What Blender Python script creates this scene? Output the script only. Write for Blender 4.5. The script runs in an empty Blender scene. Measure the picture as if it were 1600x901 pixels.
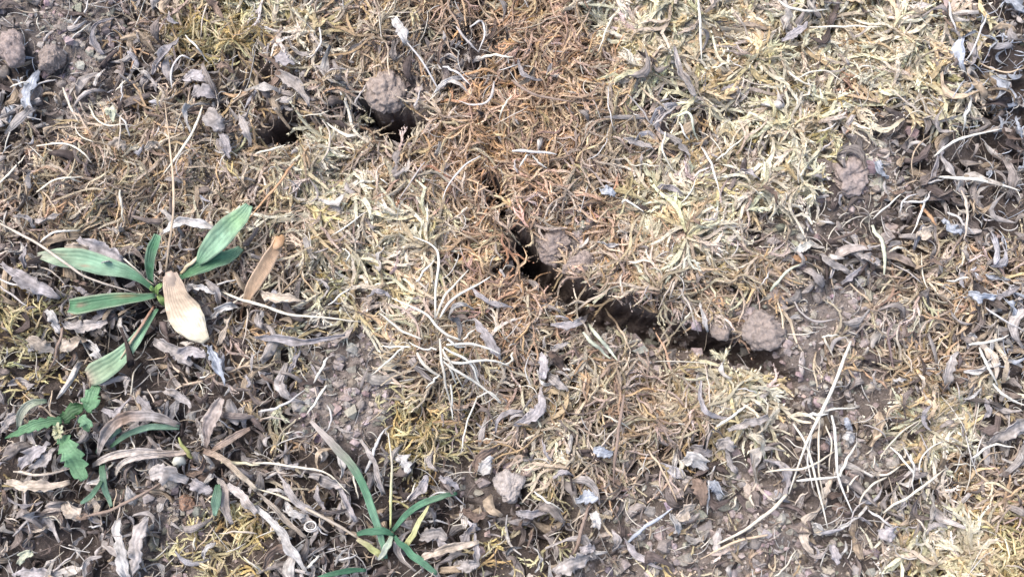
import bpy, math, random
import numpy as np
from mathutils import Vector

# ------------------------------------------------------------------ camera, sky, light, exposure
S = bpy.context.scene
C = S.collection
R = math.radians
PX = 0.44 / 1600.0                      # metres of ground per photo pixel
HF, TILT = R(58), R(8)
DIST = 0.22 / math.tan(HF / 2)
FWD = np.array([0, math.sin(TILT), -math.cos(TILT)])
UPV = np.array([0, math.cos(TILT), math.sin(TILT)])
CAM = -FWD * DIST                       # looks at the origin
cam_d = bpy.data.cameras.new('camera'); cam = bpy.data.objects.new('camera', cam_d); C.objects.link(cam)
cam.location = CAM; cam.rotation_euler = (TILT, 0, 0)
cam_d.sensor_fit = 'HORIZONTAL'; cam_d.angle = HF; cam_d.clip_start = 0.005; cam_d.clip_end = 200
cam_d.dof.use_dof = True; cam_d.dof.focus_distance = DIST - 0.004; cam_d.dof.aperture_fstop = 10.0
S.camera = cam

SUN_EL, SUN_AZ = R(58), R(-50)          # high, from the upper left of the picture, veiled
w = bpy.data.worlds.new('World'); S.world = w; w.use_nodes = True
wn = w.node_tree.nodes; bg = wn['Background']
sky = wn.new('ShaderNodeTexSky'); sky.sky_type = 'NISHITA'; sky.sun_disc = False
sky.sun_elevation = SUN_EL; sky.sun_rotation = SUN_AZ; sky.dust_density = 3.5; sky.air_density = 1.0; sky.ozone_density = 1.0
w.node_tree.links.new(sky.outputs[0], bg.inputs[0]); bg.inputs[1].default_value = 0.13
sd = bpy.data.lights.new('sun', 'SUN'); sun = bpy.data.objects.new('sun', sd); C.objects.link(sun)
sd.energy = 1.5; sd.angle = R(40); sd.color = (1.0, 0.975, 0.95)
sv = Vector((math.sin(SUN_AZ) * math.cos(SUN_EL), math.cos(SUN_AZ) * math.cos(SUN_EL), math.sin(SUN_EL)))
sun.rotation_euler = sv.to_track_quat('Z', 'Y').to_euler(); sun.location = sv * 3
S.view_settings.view_transform = 'Standard'; S.view_settings.look = 'None'
S.view_settings.exposure = 1.33; S.view_settings.gamma = 1.0
S.cycles.max_bounces = 6; S.cycles.diffuse_bounces = 4; S.cycles.transmission_bounces = 3

rng = np.random.default_rng(11)
random.seed(5)

# ------------------------------------------------------------------ pixel <-> ground
TF = math.tan(HF / 2)
def ground_at(px, py, z=0.0):
    px = np.asarray(px, float); py = np.asarray(py, float)
    dx = (px - 800) / 800 * TF; dy = -(py - 450.5) / 800 * TF
    d = FWD[None, :] * np.ones(px.size)[:, None] + dy.reshape(-1, 1) * UPV[None, :]
    d[:, 0] += dx.ravel()
    t = (np.asarray(z, float) - CAM[2]) / d[:, 2]
    return CAM[None, :] + d * t[:, None]
def pixel_of(x, y, z=0.0):
    p = np.stack([np.asarray(x, float), np.asarray(y, float) - CAM[1], np.zeros_like(x) + z - CAM[2]], -1)
    dep = p @ FWD
    return 800 + p[..., 0] / dep / TF * 800, 450.5 - (p @ UPV) / dep / TF * 800

# ------------------------------------------------------------------ noise
def vnoise(x, y, seed=0):
    r = np.random.default_rng(seed).random((256, 256))
    xi = np.floor(x).astype(int); yi = np.floor(y).astype(int); fx = x - xi; fy = y - yi
    fx = fx * fx * (3 - 2 * fx); fy = fy * fy * (3 - 2 * fy)
    g = lambda i, j: r[(xi + i) & 255, (yi + j) & 255]
    return (g(0, 0) * (1 - fx) + g(1, 0) * fx) * (1 - fy) + (g(0, 1) * (1 - fx) + g(1, 1) * fx) * fy
def fbm(x, y, seed=0, oct=4):
    s = 0; a = 0.5; n = 0
    for k in range(oct):
        s = s + a * vnoise(x, y, seed + k * 17); n += a; x = x * 2.03 + 5.1; y = y * 2.03 + 9.7; a *= 0.5
    return s / n - 0.5
def cells(x, y, seed=0):                # rounded crumbs: distance to the nearest feature point
    r = np.random.default_rng(seed); jx = r.random((256, 256)); jy = r.random((256, 256)); hh = r.random((256, 256))
    xi = np.floor(x).astype(int); yi = np.floor(y).astype(int)
    best = np.full(x.shape, 9.0); hb = np.zeros(x.shape)
    for i in (-1, 0, 1):
        for j in (-1, 0, 1):
            cx = (xi + i) & 255; cy = (yi + j) & 255
            d = np.hypot(xi + i + jx[cx, cy] - x, yi + j + jy[cx, cy] - y)
            m = d < best; best = np.where(m, d, best); hb = np.where(m, hh[cx, cy], hb)
    return best, hb

# ------------------------------------------------------------------ what covers the ground where (100 px squares of the photo)
# R rust moss  P pale straw moss  Y yellow-green moss  B tan moss  S bare soil  L grey leaf litter  G bluish litter with the blue edge cast
COVER = '''SL SL BL YP PY BP BL LR RP PB PY PY PL PY PL LG
GS SL LB LB BL BL SL BR RB BP LP PY PY PY PL GL
LB BL BL BL BP PB BR RB RB BP BL PL PY SL LS LG
LB BL LB BP BY PB BR RB RB BP PB PB SL LS LB LG
LY LL LL LB LP YP PB RB RB BR BP BR SB SB BL BG
YL LL LL LB LP SB PY PL LB PB SB SP SB SB BL LG
LL LL LL LL LP SL YS BL BP BP BP PL SL LS PL LP
LY LL LS LL LB LL LY LS LP LB LS SL LS LS LP BL
LL LL SL YS LL LL LL LY LY SL SY SB SL LS YP YR'''
KINDS = 'RPYBSLG'
_rows = [r.split() for r in COVER.split('\n')]
WMAP = np.zeros((9, 16, 7))
for j in range(9):
    for i in range(16):
        WMAP[j, i, KINDS.index(_rows[j][i][0])] += 0.56; WMAP[j, i, KINDS.index(_rows[j][i][1])] += 0.28; WMAP[j, i] += (0.02, 0.02, 0.01, 0.05, 0.02, 0.04, 0)
# small patches laid over the coarse squares: x, y, radius, kind
PATCH = [(575, 595, 85, 'S'), (600, 140, 45, 'S'), (870, 385, 45, 'S'), (1330, 275, 50, 'S'), (1190, 515, 45, 'S'), (1020, 545, 40, 'S'),
         (1290, 475, 70, 'S'), (690, 548, 65, 'B'), (1230, 360, 35, 'S'), (1420, 500, 35, 'S'), (120, 150, 40, 'S'), (340, 30, 60, 'Y'), (480, 580, 40, 'L'), (345, 180, 50, 'L'), (720, 105, 55, 'L'), (860, 575, 35, 'L'),
         (1090, 735, 55, 'L'), (1040, 195, 40, 'L'), (20, 505, 45, 'Y'), (400, 850, 55, 'Y'), (660, 670, 55, 'Y'), (1570, 860, 60, 'Y'),
         (1300, 400, 55, 'L'), (30, 170, 45, 'G'), (1480, 80, 35, 'G'), (1560, 150, 50, 'G'), (250, 640, 50, 'L'), (110, 90, 70, 'S'),
         (760, 190, 55, 'R'), (740, 440, 40, 'R'), (800, 540, 35, 'R'), (960, 610, 60, 'B'), (1040, 620, 60, 'B'), (480, 340, 60, 'B'), (875, 140, 90, 'R'), (840, 270, 50, 'R'), (960, 330, 45, 'R'), (1080, 430, 40, 'R'), (700, 20, 45, 'R'), (800, 460, 40, 'R'), (700, 330, 30, 'R'), (1240, 640, 35, 'S'), (1160, 800, 70, 'S'), (1400, 780, 55, 'L'), (1290, 760, 45, 'L'), (1460, 300, 60, 'L'), (1560, 500, 60, 'L'), (1545, 670, 45, 'L'), (1340, 690, 35, 'S'), (470, 170, 45, 'L'), (690, 60, 40, 'L'), (230, 120, 50, 'L'),
         (1330, 160, 30, 'R'), (500, 320, 60, 'P'), (640, 350, 50, 'P'), (300, 790, 35, 'S'), (850, 770, 30, 'Y'), (1440, 850, 40, 'P'),
         (250, 250, 60, 'B'), (160, 300, 50, 'B'), (1060, 340, 60, 'P'), (1010, 40, 80, 'P'), (530, 650, 45, 'S')]
def cover(px, py):
    px = np.asarray(px, float); py = np.asarray(py, float)
    wx = px + 90 * fbm(px / 60, py / 60, 3, 3); wy = py + 90 * fbm(px / 60, py / 60, 71, 3)
    gx = np.clip(wx / 100 - 0.5, 0, 14.999); gy = np.clip(wy / 100 - 0.5, 0, 7.999)
    i = gx.astype(int); j = gy.astype(int); fx = (gx - i)[..., None]; fy = (gy - j)[..., None]
    o = (WMAP[j, i] * (1 - fx) + WMAP[j, i + 1] * fx) * (1 - fy) + (WMAP[j + 1, i] * (1 - fx) + WMAP[j + 1, i + 1] * fx) * fy
    for (x, y, r, k) in PATCH:
        m = np.exp(-(((wx - x) ** 2 + (wy - y) ** 2) / r ** 2) ** 1.5)[..., None] * 0.85
        e = np.zeros(7); e[KINDS.index(k)] = 1
        if k == 'R': e[:] = (0.76, 0.04, 0, 0.14, 0.02, 0.04, 0)
        o = o * (1 - m) + e * m
    return o

# ------------------------------------------------------------------ ground height with the crack
CRACKS = [[(405, 224, 6, 4), (430, 217, 11, 16), (455, 205, 15, 36), (472, 200, 7, 4), (520, 195, 5, 2), (552, 170, 6, 4), (570, 178, 10, 20), (600, 194, 13, 30), (635, 205, 20, 42), (664, 196, 8, 10), (678, 196, 4, 1)],
          [(735, 232, 4, 2), (757, 285, 6, 8), (782, 308, 17, 38), (786, 335, 6, 8), (796, 352, 9, 18), (814, 366, 8, 14), (826, 403, 20, 46), (850, 428, 15, 30), (885, 452, 15, 28), (905, 476, 20, 32),
           (945, 490, 21, 32), (990, 502, 19, 28), (1040, 518, 19, 28), (1090, 531, 16, 26), (1150, 549, 17, 36), (1195, 562, 15, 26), (1230, 602, 9, 12), (1242, 645, 5, 4)]]
def crack_depth(px, py):
    px = px + 16 * fbm(px / 22, py / 22, 31, 3) + 8 * fbm(px / 7, py / 7, 33, 2); py = py + 16 * fbm(px / 22, py / 22, 37, 3) + 8 * fbm(px / 7, py / 7, 39, 2)
    dep = np.zeros(px.shape); near = np.full(px.shape, 1e9); side = np.zeros(px.shape)
    for line in CRACKS:
        for (x0, y0, w0, d0), (x1, y1, w1, d1) in zip(line, line[1:]):
            vx, vy = x1 - x0, y1 - y0; L2 = vx * vx + vy * vy
            t = np.clip(((px - x0) * vx + (py - y0) * vy) / L2, 0, 1)
            ex = px - x0 - t * vx; ey = py - y0 - t * vy; d = np.hypot(ex, ey)
            s = (vx * ey - vy * ex) / math.sqrt(L2)             # >0: lower side
            ww = (0.95 if line is CRACKS[0] else 1.0) * (w0 + (w1 - w0) * t); dd = 1.25 * (d0 + (d1 - d0) * t)
            u = d / ww
            low = np.clip(1 - (u - 0.6) / 1.25, 0, 1) ** 1.6     # sloping lower bank
            up = np.clip(1 - (u - 0.75) / 0.55, 0, 1)            # steep upper bank
            prof = np.where(s > 0, low, up); prof = prof * prof * (3 - 2 * prof)
            dep = np.maximum(dep, dd * prof)
            m = d - ww < near; near = np.where(m, d - ww, near); side = np.where(m, s, side)
    return dep * 1e-3, near, side
def height_raw(x, y):
    px, py = pixel_of(x, y)
    wgt = cover(px, py); moss = wgt[..., :4].sum(-1); soil = wgt[..., 4]
    dep, near, side = crack_depth(px, py)
    h = 0.016 * fbm(px / 260, py / 260, 5, 2) + 0.009 * fbm(px / 70, py / 70, 8, 3) + 0.003 * moss
    h += 0.006 * np.exp(-(((px - 880) / 110) ** 2 + ((py - 150) / 120) ** 2)) + 0.004 * np.exp(-(((px - 1010) / 160) ** 2 + ((py - 420) / 90) ** 2)); h += 0.005 * np.exp(-np.maximum(near, 0) / 45) * np.where(side < 0, 1.0, -0.3)
    h += 0.006 * moss * fbm(px / 34, py / 34, 14, 2); c1, h1 = cells(px / 15, py / 16, 3); c2, h2 = cells(px / 7.5, py / 7.5, 9)
    rough = np.clip(soil + 0.35 + dep * 60, 0, 1)
    h += (rough + np.clip(dep * 90, 0, 1.0)) * (0.0022 * (0.3 + h1) * (0.75 - c1) + 0.0011 * (0.3 + h2) * (0.75 - c2)) + 0.0012 * fbm(px / 9, py / 9, 21, 3)
    pit = np.clip((vnoise(px / 24, py / 24, 51) * 0.6 + vnoise(px / 11, py / 11, 52) * 0.4 - 0.53) / 0.2, 0, 1)
    h -= (0.0065 * moss + 0.0050 * (wgt[..., 5] + wgt[..., 6]) + 0.0012 * soil) * pit
    return h - dep
GX0, GX1, GY0, GY1, GS = -0.30, 0.30, -0.19, 0.20, 0.00112
_gx = np.arange(GX0, GX1 + GS / 2, GS); _gy = np.arange(GY0, GY1 + GS / 2, GS)
HX, HY = np.meshgrid(_gx, _gy)
HH = height_raw(HX, HY)
edge = np.minimum.reduce([HX - GX0, GX1 - HX, HY - GY0, GY1 - HY]); HH = HH * np.clip(edge / 0.02, 0, 1)
def sample(A, x, y):
    gx = np.clip((np.asarray(x) - GX0) / GS, 0, len(_gx) - 1.001); gy = np.clip((np.asarray(y) - GY0) / GS, 0, len(_gy) - 1.001)
    i = gx.astype(int); j = gy.astype(int); fx = gx - i; fy = gy - j
    return (A[j, i] * (1 - fx) + A[j, i + 1] * fx) * (1 - fy) + (A[j + 1, i] * (1 - fx) + A[j + 1, i + 1] * fx) * fy
_px, _py = pixel_of(HX, HY); _w = cover(_px, _py); _dep = crack_depth(_px, _py)[0]
THICK = (0.0090 * _w[..., :4].sum(-1) + 0.0050 * (_w[..., 5] + _w[..., 6]) + 0.0006) * np.clip(1 - _dep * 140, 0, 1)
height = lambda x, y: sample(HH, x, y)
canopy = lambda x, y: sample(HH + THICK, x, y)
thick = lambda x, y: sample(THICK, x, y)

# ------------------------------------------------------------------ materials
def material(name, build):
    m = bpy.data.materials.new(name); m.use_nodes = True; nt = m.node_tree; nt.nodes.clear()
    out = nt.nodes.new('ShaderNodeOutputMaterial'); build(nt, nt.nodes.new, nt.links.new, out); return m
def _mul(nt, a, b):
    n = nt.nodes.new('ShaderNodeMix'); n.data_type = 'RGBA'; n.blend_type = 'MULTIPLY'; n.inputs[0].default_value = 1
    nt.links.new(a, n.inputs[6]); nt.links.new(b, n.inputs[7]); return n.outputs[2]
def _ramp(nt, fac, stops):
    n = nt.nodes.new('ShaderNodeValToRGB'); e = n.color_ramp.elements
    e[0].position, e[0].color = stops[0][0], (*stops[0][1], 1); e[1].position, e[1].color = stops[-1][0], (*stops[-1][1], 1)
    for p, c in stops[1:-1]:
        k = e.new(p); k.color = (*c, 1)
    nt.links.new(fac, n.inputs[0]); return n.outputs[0]
def _noise(nt, scale, det=4, rough=0.6):
    t = nt.nodes.new('ShaderNodeTexCoord'); n = nt.nodes.new('ShaderNodeTexNoise')
    n.inputs['Scale'].default_value = scale; n.inputs['Detail'].default_value = det; n.inputs['Roughness'].default_value = rough
    nt.links.new(t.outputs['Object'], n.inputs['Vector']); return n.outputs[0]
def plant(name, rough, spec, trans, vein=0.0, mottle=(0.72, 1.15), mscale=500, bump=0.0003, wob=0.3, vcol=(0.9, 1.04)):
    def b(nt, new, link, out):
        at = new('ShaderNodeAttribute'); at.attribute_name = 'Col'
        nz = _noise(nt, mscale); lo, hi = mottle
        col = _mul(nt, at.outputs[0], _ramp(nt, nz, [(0.3, (lo, lo, lo)), (0.7, (hi, hi, hi))]))
        hgt = nz
        if vein:
            uv = new('ShaderNodeUVMap'); sp = new('ShaderNodeSeparateXYZ'); link(uv.outputs[0], sp.inputs[0])
            ml = new('ShaderNodeMath'); ml.operation = 'MULTIPLY'; ml.inputs[1].default_value = vein; wv = new('ShaderNodeMath'); wv.operation = 'MULTIPLY_ADD'; wv.inputs[1].default_value = wob; link(_noise(nt, 120, 2), wv.inputs[0]); link(sp.outputs[0], wv.inputs[2]); link(wv.outputs[0], ml.inputs[0])
            sn = new('ShaderNodeMath'); sn.operation = 'SINE'; link(ml.outputs[0], sn.inputs[0])
            mr = new('ShaderNodeMapRange'); mr.inputs[1].default_value = -1; mr.inputs[2].default_value = 1; mr.inputs[3].default_value = 0; mr.inputs[4].default_value = 1
            link(sn.outputs[0], mr.inputs[0])
            col = _mul(nt, col, _ramp(nt, mr.outputs[0], [(0, (vcol[0],) * 3), (1, (vcol[1],) * 3)]))
            ad = new('ShaderNodeMath'); ad.operation = 'ADD'; link(mr.outputs[0], ad.inputs[0]); link(nz, ad.inputs[1]); hgt = ad.outputs[0]
        p = new('ShaderNodeBsdfPrincipled'); p.inputs['Roughness'].default_value = rough; p.inputs['Specular IOR Level'].default_value = spec
        link(col, p.inputs['Base Color'])
        bp = new('ShaderNodeBump'); bp.inputs['Strength'].default_value = 0.5; bp.inputs['Distance'].default_value = bump
        link(hgt, bp.inputs['Height']); link(bp.outputs[0], p.inputs['Normal'])
        sh = p.outputs[0]
        if trans:
            tr = new('ShaderNodeBsdfTranslucent'); link(col, tr.inputs[0]); mx = new('ShaderNodeMixShader'); mx.inputs[0].default_value = trans
            link(sh, mx.inputs[1]); link(tr.outputs[0], mx.inputs[2]); sh = mx.outputs[0]
        link(sh, out.inputs[0])
    return material(name, b)
M_MOSS = plant('dry_moss', 0.8, 0.15, 0.15, mottle=(0.8, 1.12), mscale=900)
M_DEAD = plant('dead_leaf', 0.85, 0.10, 0.12, vein=11, mottle=(0.5, 1.3), mscale=300, wob=1.2, vcol=(0.88, 1.05))
M_GREEN = plant('green_leaf', 0.58, 0.35, 0.15, vein=17, mottle=(0.70, 1.2), mscale=160, bump=0.00025, wob=0.5, vcol=(0.965, 1.015))
M_STRAW = plant('straw', 0.6, 0.3, 0.05, mottle=(0.78, 1.1), mscale=420)
M_SEED = plant('winged_seed', 0.5, 0.4, 0.1, vein=34, mottle=(0.8, 1.12), mscale=260, bump=0.0002, wob=0.4, vcol=(0.95, 1.02))
def _soil(nt, new, link, out):
    a = _noise(nt, 45, 6, 0.65); b = _noise(nt, 560, 8, 0.75); at = new('ShaderNodeAttribute'); at.attribute_name = 'Col'
    c1 = _mul(nt, at.outputs[0], _ramp(nt, a, [(0.3, (0.75, 0.73, 0.72)), (0.5, (1, 1, 1)), (0.7, (1.2, 1.2, 1.22))]))
    c2 = _ramp(nt, b, [(0.28, (0.5, 0.48, 0.46)), (0.5, (0.95, 0.93, 0.92)), (0.72, (1.35, 1.32, 1.3))])
    p = new('ShaderNodeBsdfPrincipled'); p.inputs['Roughness'].default_value = 0.95; p.inputs['Specular IOR Level'].default_value = 0.1
    link(_mul(nt, c1, c2), p.inputs['Base Color'])
    bp = new('ShaderNodeBump'); bp.inputs['Strength'].default_value = 1.0; bp.inputs['Distance'].default_value = 0.0022
    link(b, bp.inputs['Height']); link(bp.outputs[0], p.inputs['Normal']); link(p.outputs[0], out.inputs[0])
M_SOIL = material('dry_soil', _soil)
def _clod(nt, new, link, out):
    at = new('ShaderNodeAttribute'); at.attribute_name = 'Col'; b = _noise(nt, 480, 6, 0.7)
    c2 = _ramp(nt, b, [(0.28, (0.55, 0.54, 0.53)), (0.5, (0.95, 0.95, 0.95)), (0.72, (1.3, 1.3, 1.3))])
    p = new('ShaderNodeBsdfPrincipled'); p.inputs['Roughness'].default_value = 0.95; p.inputs['Specular IOR Level'].default_value = 0.1
    link(_mul(nt, at.outputs[0], c2), p.inputs['Base Color'])
    bp = new('ShaderNodeBump'); bp.inputs['Strength'].default_value = 0.9; bp.inputs['Distance'].default_value = 0.001
    link(b, bp.inputs['Height']); link(bp.outputs[0], p.inputs['Normal']); link(p.outputs[0], out.inputs[0])
M_CLOD = material('soil_clod', _clod)

# ------------------------------------------------------------------ mesh and object helpers
def mesh(name, V, F, mat, col=None, uv=None, smooth=True):
    V = np.ascontiguousarray(V, np.float32); me = bpy.data.meshes.new(name)
    if isinstance(F, np.ndarray): F = [F]
    tot = np.concatenate([np.full(len(f), f.shape[1]) for f in F]); idx = np.concatenate([f.ravel() for f in F]).astype(np.int32)
    me.vertices.add(len(V)); me.vertices.foreach_set('co', V.ravel())
    me.loops.add(len(idx)); me.loops.foreach_set('vertex_index', idx)
    me.polygons.add(len(tot)); me.polygons.foreach_set('loop_start', np.concatenate([[0], np.cumsum(tot)[:-1]]).astype(np.int32))
    me.update(calc_edges=True)
    me.polygons.foreach_set('use_smooth', np.full(len(tot), smooth))
    if col is not None:
        a = me.color_attributes.new('Col', 'FLOAT_COLOR', 'POINT')
        a.data.foreach_set('color', np.concatenate([col, np.ones((len(col), 1))], 1).astype(np.float32).ravel())
    if uv is not None:
        l = me.uv_layers.new(name='UVMap'); l.data.foreach_set('uv', np.asarray(uv, np.float32)[idx].ravel())
    me.materials.append(mat); me.validate()
    return me
def link(name, me, parent=None, loc=None):
    o = bpy.data.objects.new(name, me); C.objects.link(o)
    if parent is not None: o.parent = parent
    if loc is not None: o.location = loc
    return o
def tag(o, label, cat, group=None, kind=None):
    o['label'] = label; o['category'] = cat
    if group: o['group'] = group
    if kind: o['kind'] = kind
    return o
def thing(name, label, cat, loc, group=None):
    return tag(link(name, None, None, loc), label, cat, group)
def centred(V):
    c = V.mean(0); c[2] = V[:, 2].min(); return V - c, c
def spline(P, n):
    P = np.asarray(P, float)
    if len(P) == 2: P = np.array([P[0], P[0] * 0.5 + P[1] * 0.5, P[1]])
    Q = np.vstack([2 * P[0] - P[1], P, 2 * P[-1] - P[-2]]); m = len(P) - 1
    t = np.linspace(0, m, n); k = np.minimum(t.astype(int), m - 1); f = (t - k)[:, None]
    a, b, c, d = Q[k], Q[k + 1], Q[k + 2], Q[k + 3]
    return 0.5 * (2 * b + (c - a) * f + (2 * a - 5 * b + 4 * c - d) * f ** 2 + (3 * b - a - 3 * c + d) * f ** 3)
def lay(pts, n, lift=0.001, stiff=0.5, arch=0.0):
    """a path of pixels laid over the moss and litter: ground points with the height of what lies under them"""
    q = spline([(p[0], p[1], p[2] if len(p) > 2 else 0) for p in pts], n)
    kn = np.linspace(0, 1, 7); tt = np.linspace(0, 1, n); q[:, 0] += np.interp(tt, kn, rng.normal(0, 0.9, 7)); q[:, 1] += np.interp(tt, kn, rng.normal(0, 0.9, 7))
    w0 = ground_at(q[:, 0], q[:, 1], 0.004)
    z = canopy(w0[:, 0], w0[:, 1])
    for _ in range(2):
        w1 = ground_at(q[:, 0], q[:, 1], z); z = canopy(w1[:, 0], w1[:, 1])
    top = z.copy()
    for k in range(1, max(2, n // 4)):
        top[k:] = np.maximum(top[k:], z[:-k] - 0.0006 * k); top[:-k] = np.maximum(top[:-k], z[k:] - 0.0006 * k)
    line = np.linspace(top[0], top[-1], n); z = top * (1 - stiff * 0.5) + np.maximum(line, top - 0.002) * stiff * 0.5
    for _ in range(n // 3):
        z[1:-1] = (z[:-2] + 2 * z[1:-1] + z[2:]) / 4
    z = z + lift + q[:, 2] * 1e-3 + arch * np.sin(np.linspace(0, math.pi, n))
    return ground_at(q[:, 0], q[:, 1], z)
def frames(P, twist=0.0, up=(0, 0, 1)):
    T = np.gradient(P, axis=0); T /= np.linalg.norm(T, axis=1, keepdims=True) + 1e-12
    Sd = np.cross(T, np.asarray(up, float)); Sd /= np.linalg.norm(Sd, axis=1, keepdims=True) + 1e-9
    N = np.cross(Sd, T); a = np.broadcast_to(np.asarray(twist, float), (len(P),))[:, None]
    return T, Sd * np.cos(a) + N * np.sin(a), N * np.cos(a) - Sd * np.sin(a)
def interp(vals, n):
    return np.interp(np.linspace(0, 1, n), np.linspace(0, 1, len(vals)), vals)
def colour_along(cols, n):
    cols = np.asarray(cols, float).reshape(-1, 3); return np.stack([interp(cols[:, k], n) for k in range(3)], 1)
def ribbon(P, hw, cols, curl=0.0, fold=0.0, twist=0.0, ruffle=0.0, jag=0.0, teeth=0, nu=7, th=0.00022, rim=None, seed=0, spots=()):
    """a leaf: a bent sheet with real thickness. hw in metres along P"""
    n = len(P); r = np.random.default_rng(seed); T, Sd, N = frames(P, twist)
    u = np.linspace(-1, 1, nu); s = np.linspace(0, 1, n)
    curl = np.broadcast_to(np.asarray(curl, float), (n,))[:, None]; c = np.where(np.abs(curl) < 1e-3, 1e-3, curl)
    hw = np.asarray(hw, float)[:, None]
    e1 = np.interp(s, np.linspace(0, 1, 9), r.normal(0, 1, 9)); e2 = np.interp(s, np.linspace(0, 1, 9), r.normal(0, 1, 9))
    wl = 1 + jag * r.normal(0, 1, n); wr = 1 + jag * r.normal(0, 1, n)
    if teeth:
        saw = (s * teeth) % 1.0; wl = wl * (0.62 + 0.5 * saw); wr = wr * (0.62 + 0.5 * ((s * teeth + 0.4) % 1.0))
    side = np.where(u[None, :] < 0, wl[:, None], wr[:, None])
    lat = np.sin(u * c) / c * hw * (1 + (side - 1) * np.abs(u) ** 2)
    hgt = (1 - np.cos(u * c)) / c * hw + fold * np.abs(u) * hw
    hgt = hgt + ruffle * hw * u ** 2 * np.where(u[None, :] < 0, e1[:, None], e2[:, None])
    G = P[:, None, :] + lat[..., None] * Sd[:, None, :] + hgt[..., None] * N[:, None, :]
    dv = np.gradient(G, axis=0); du = np.gradient(G, axis=1); NN = np.cross(du, dv); NN /= np.linalg.norm(NN, axis=2, keepdims=True) + 1e-12
    top = G.reshape(-1, 3); bot = (G - NN * th).reshape(-1, 3)
    if NN[..., 2].mean() < 0: bot = (G + NN * th).reshape(-1, 3)
    col = colour_along(cols, n)[:, None, :] * np.ones((1, nu, 1))
    col = col * (1 + 0.10 * r.normal(0, 1, (n, nu, 1)))
    if rim is not None:
        k = (np.abs(u) ** 6)[None, :, None] * 0.7; col = col * (1 - k) + np.asarray(rim)[None, None, :] * k
    for (sv_, su_, sr, sc) in spots:
        d = np.hypot((s[:, None] - sv_) * 3.0, (u[None, :] - su_)) / sr; k = np.exp(-d ** 2)[..., None]; col = col * (1 - k) + np.asarray(sc) * k
    col = np.clip(col, 0.005, 0.95).reshape(-1, 3)
    I = np.arange(n * nu).reshape(n, nu); A = n * nu
    q = np.stack([I[:-1, :-1], I[:-1, 1:], I[1:, 1:], I[1:, :-1]], -1).reshape(-1, 4)
    loop = np.concatenate([I[0, :], I[1:, -1], I[-1, -2::-1], I[-2:0:-1, 0]]); l2 = np.roll(loop, -1)
    rimq = np.stack([loop, l2, l2 + A, loop + A], -1)
    uvs = np.stack([np.broadcast_to(u, (n, nu)), np.broadcast_to(s[:, None] * 4, (n, nu))], -1).reshape(-1, 2)
    return np.vstack([top, bot]), [np.vstack([q[:, ::-1], q + A, rimq])], np.vstack([col, col]), np.vstack([uvs, uvs])
def tube(P, rad, cols, sides=6, flat=0.7, seed=0, wob=0.12):
    n = len(P); r = np.random.default_rng(seed); T, Sd, N = frames(P)
    a = np.linspace(0, 2 * math.pi, sides, endpoint=False)
    rr = np.asarray(rad, float)[:, None] * (1 + wob * r.normal(0, 1, (n, sides)))
    G = P[:, None, :] + (rr * np.cos(a))[..., None] * Sd[:, None] + (flat * rr * np.sin(a))[..., None] * N[:, None]
    V = np.vstack([G.reshape(-1, 3), P[:1], P[-1:]]); I = np.arange(n * sides).reshape(n, sides); J = np.roll(I, -1, 1)
    q = np.stack([I[:-1], J[:-1], J[1:], I[1:]], -1).reshape(-1, 4)
    t = np.vstack([np.stack([J[0], I[0], np.full(sides, n * sides)], -1), np.stack([I[-1], J[-1], np.full(sides, n * sides + 1)], -1)])
    col = np.repeat(colour_along(cols, n), sides, 0) * (1 + 0.08 * r.normal(0, 1, (n * sides, 1)))
    ce = colour_along(cols, n)
    return V, [q, t], np.clip(np.vstack([col, ce[:1], ce[-1:]]), 0.005, 0.95), None
def put(name, geo, mat, parent=None, smooth=True):
    V, F, col, uv = geo
    if parent is not None:
        V = V - np.array(parent.location); return link(name, mesh(name, V, F, mat, col, uv, smooth), parent)
    V, c = centred(V); return link(name, mesh(name, V, F, mat, col, uv, smooth), None, c)

# ------------------------------------------------------------------ ground sheet
def build_ground():
    out = np.array([0.06, 0.2, 0.6, 2.0, 8.0, 40.0])
    xs = np.concatenate([(GX0 - out)[::-1], _gx, GX1 + out]); ys = np.concatenate([(GY0 - out)[::-1], _gy, GY1 + out])
    X, Y = np.meshgrid(xs, ys); Z = np.zeros(X.shape); k = len(out); Z[k:-k, k:-k] = HH
    I = np.arange(X.size).reshape(X.shape)
    q = np.stack([I[:-1, :-1], I[:-1, 1:], I[1:, 1:], I[1:, :-1]], -1).reshape(-1, 4)
    px, py = pixel_of(X, Y); wg = cover(np.clip(px, -100, 1700), np.clip(py, -100, 1000))   # bare soil pale; thatch under moss, humus under litter painted darker as gap shade
    col = wg[..., 4:5] * np.array([0.305, 0.265, 0.238]) + wg[..., :4].sum(-1)[..., None] * np.array([0.135, 0.105, 0.085]) + wg[..., 5:].sum(-1)[..., None] * np.array([0.108, 0.090, 0.082])
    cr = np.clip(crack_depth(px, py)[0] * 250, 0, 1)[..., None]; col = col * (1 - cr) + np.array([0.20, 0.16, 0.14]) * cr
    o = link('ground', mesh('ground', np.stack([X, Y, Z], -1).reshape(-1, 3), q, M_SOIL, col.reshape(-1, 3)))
    tag(o, 'dry brown crumbly soil split by a jagged crack', 'soil', kind='structure')
build_ground()

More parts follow.
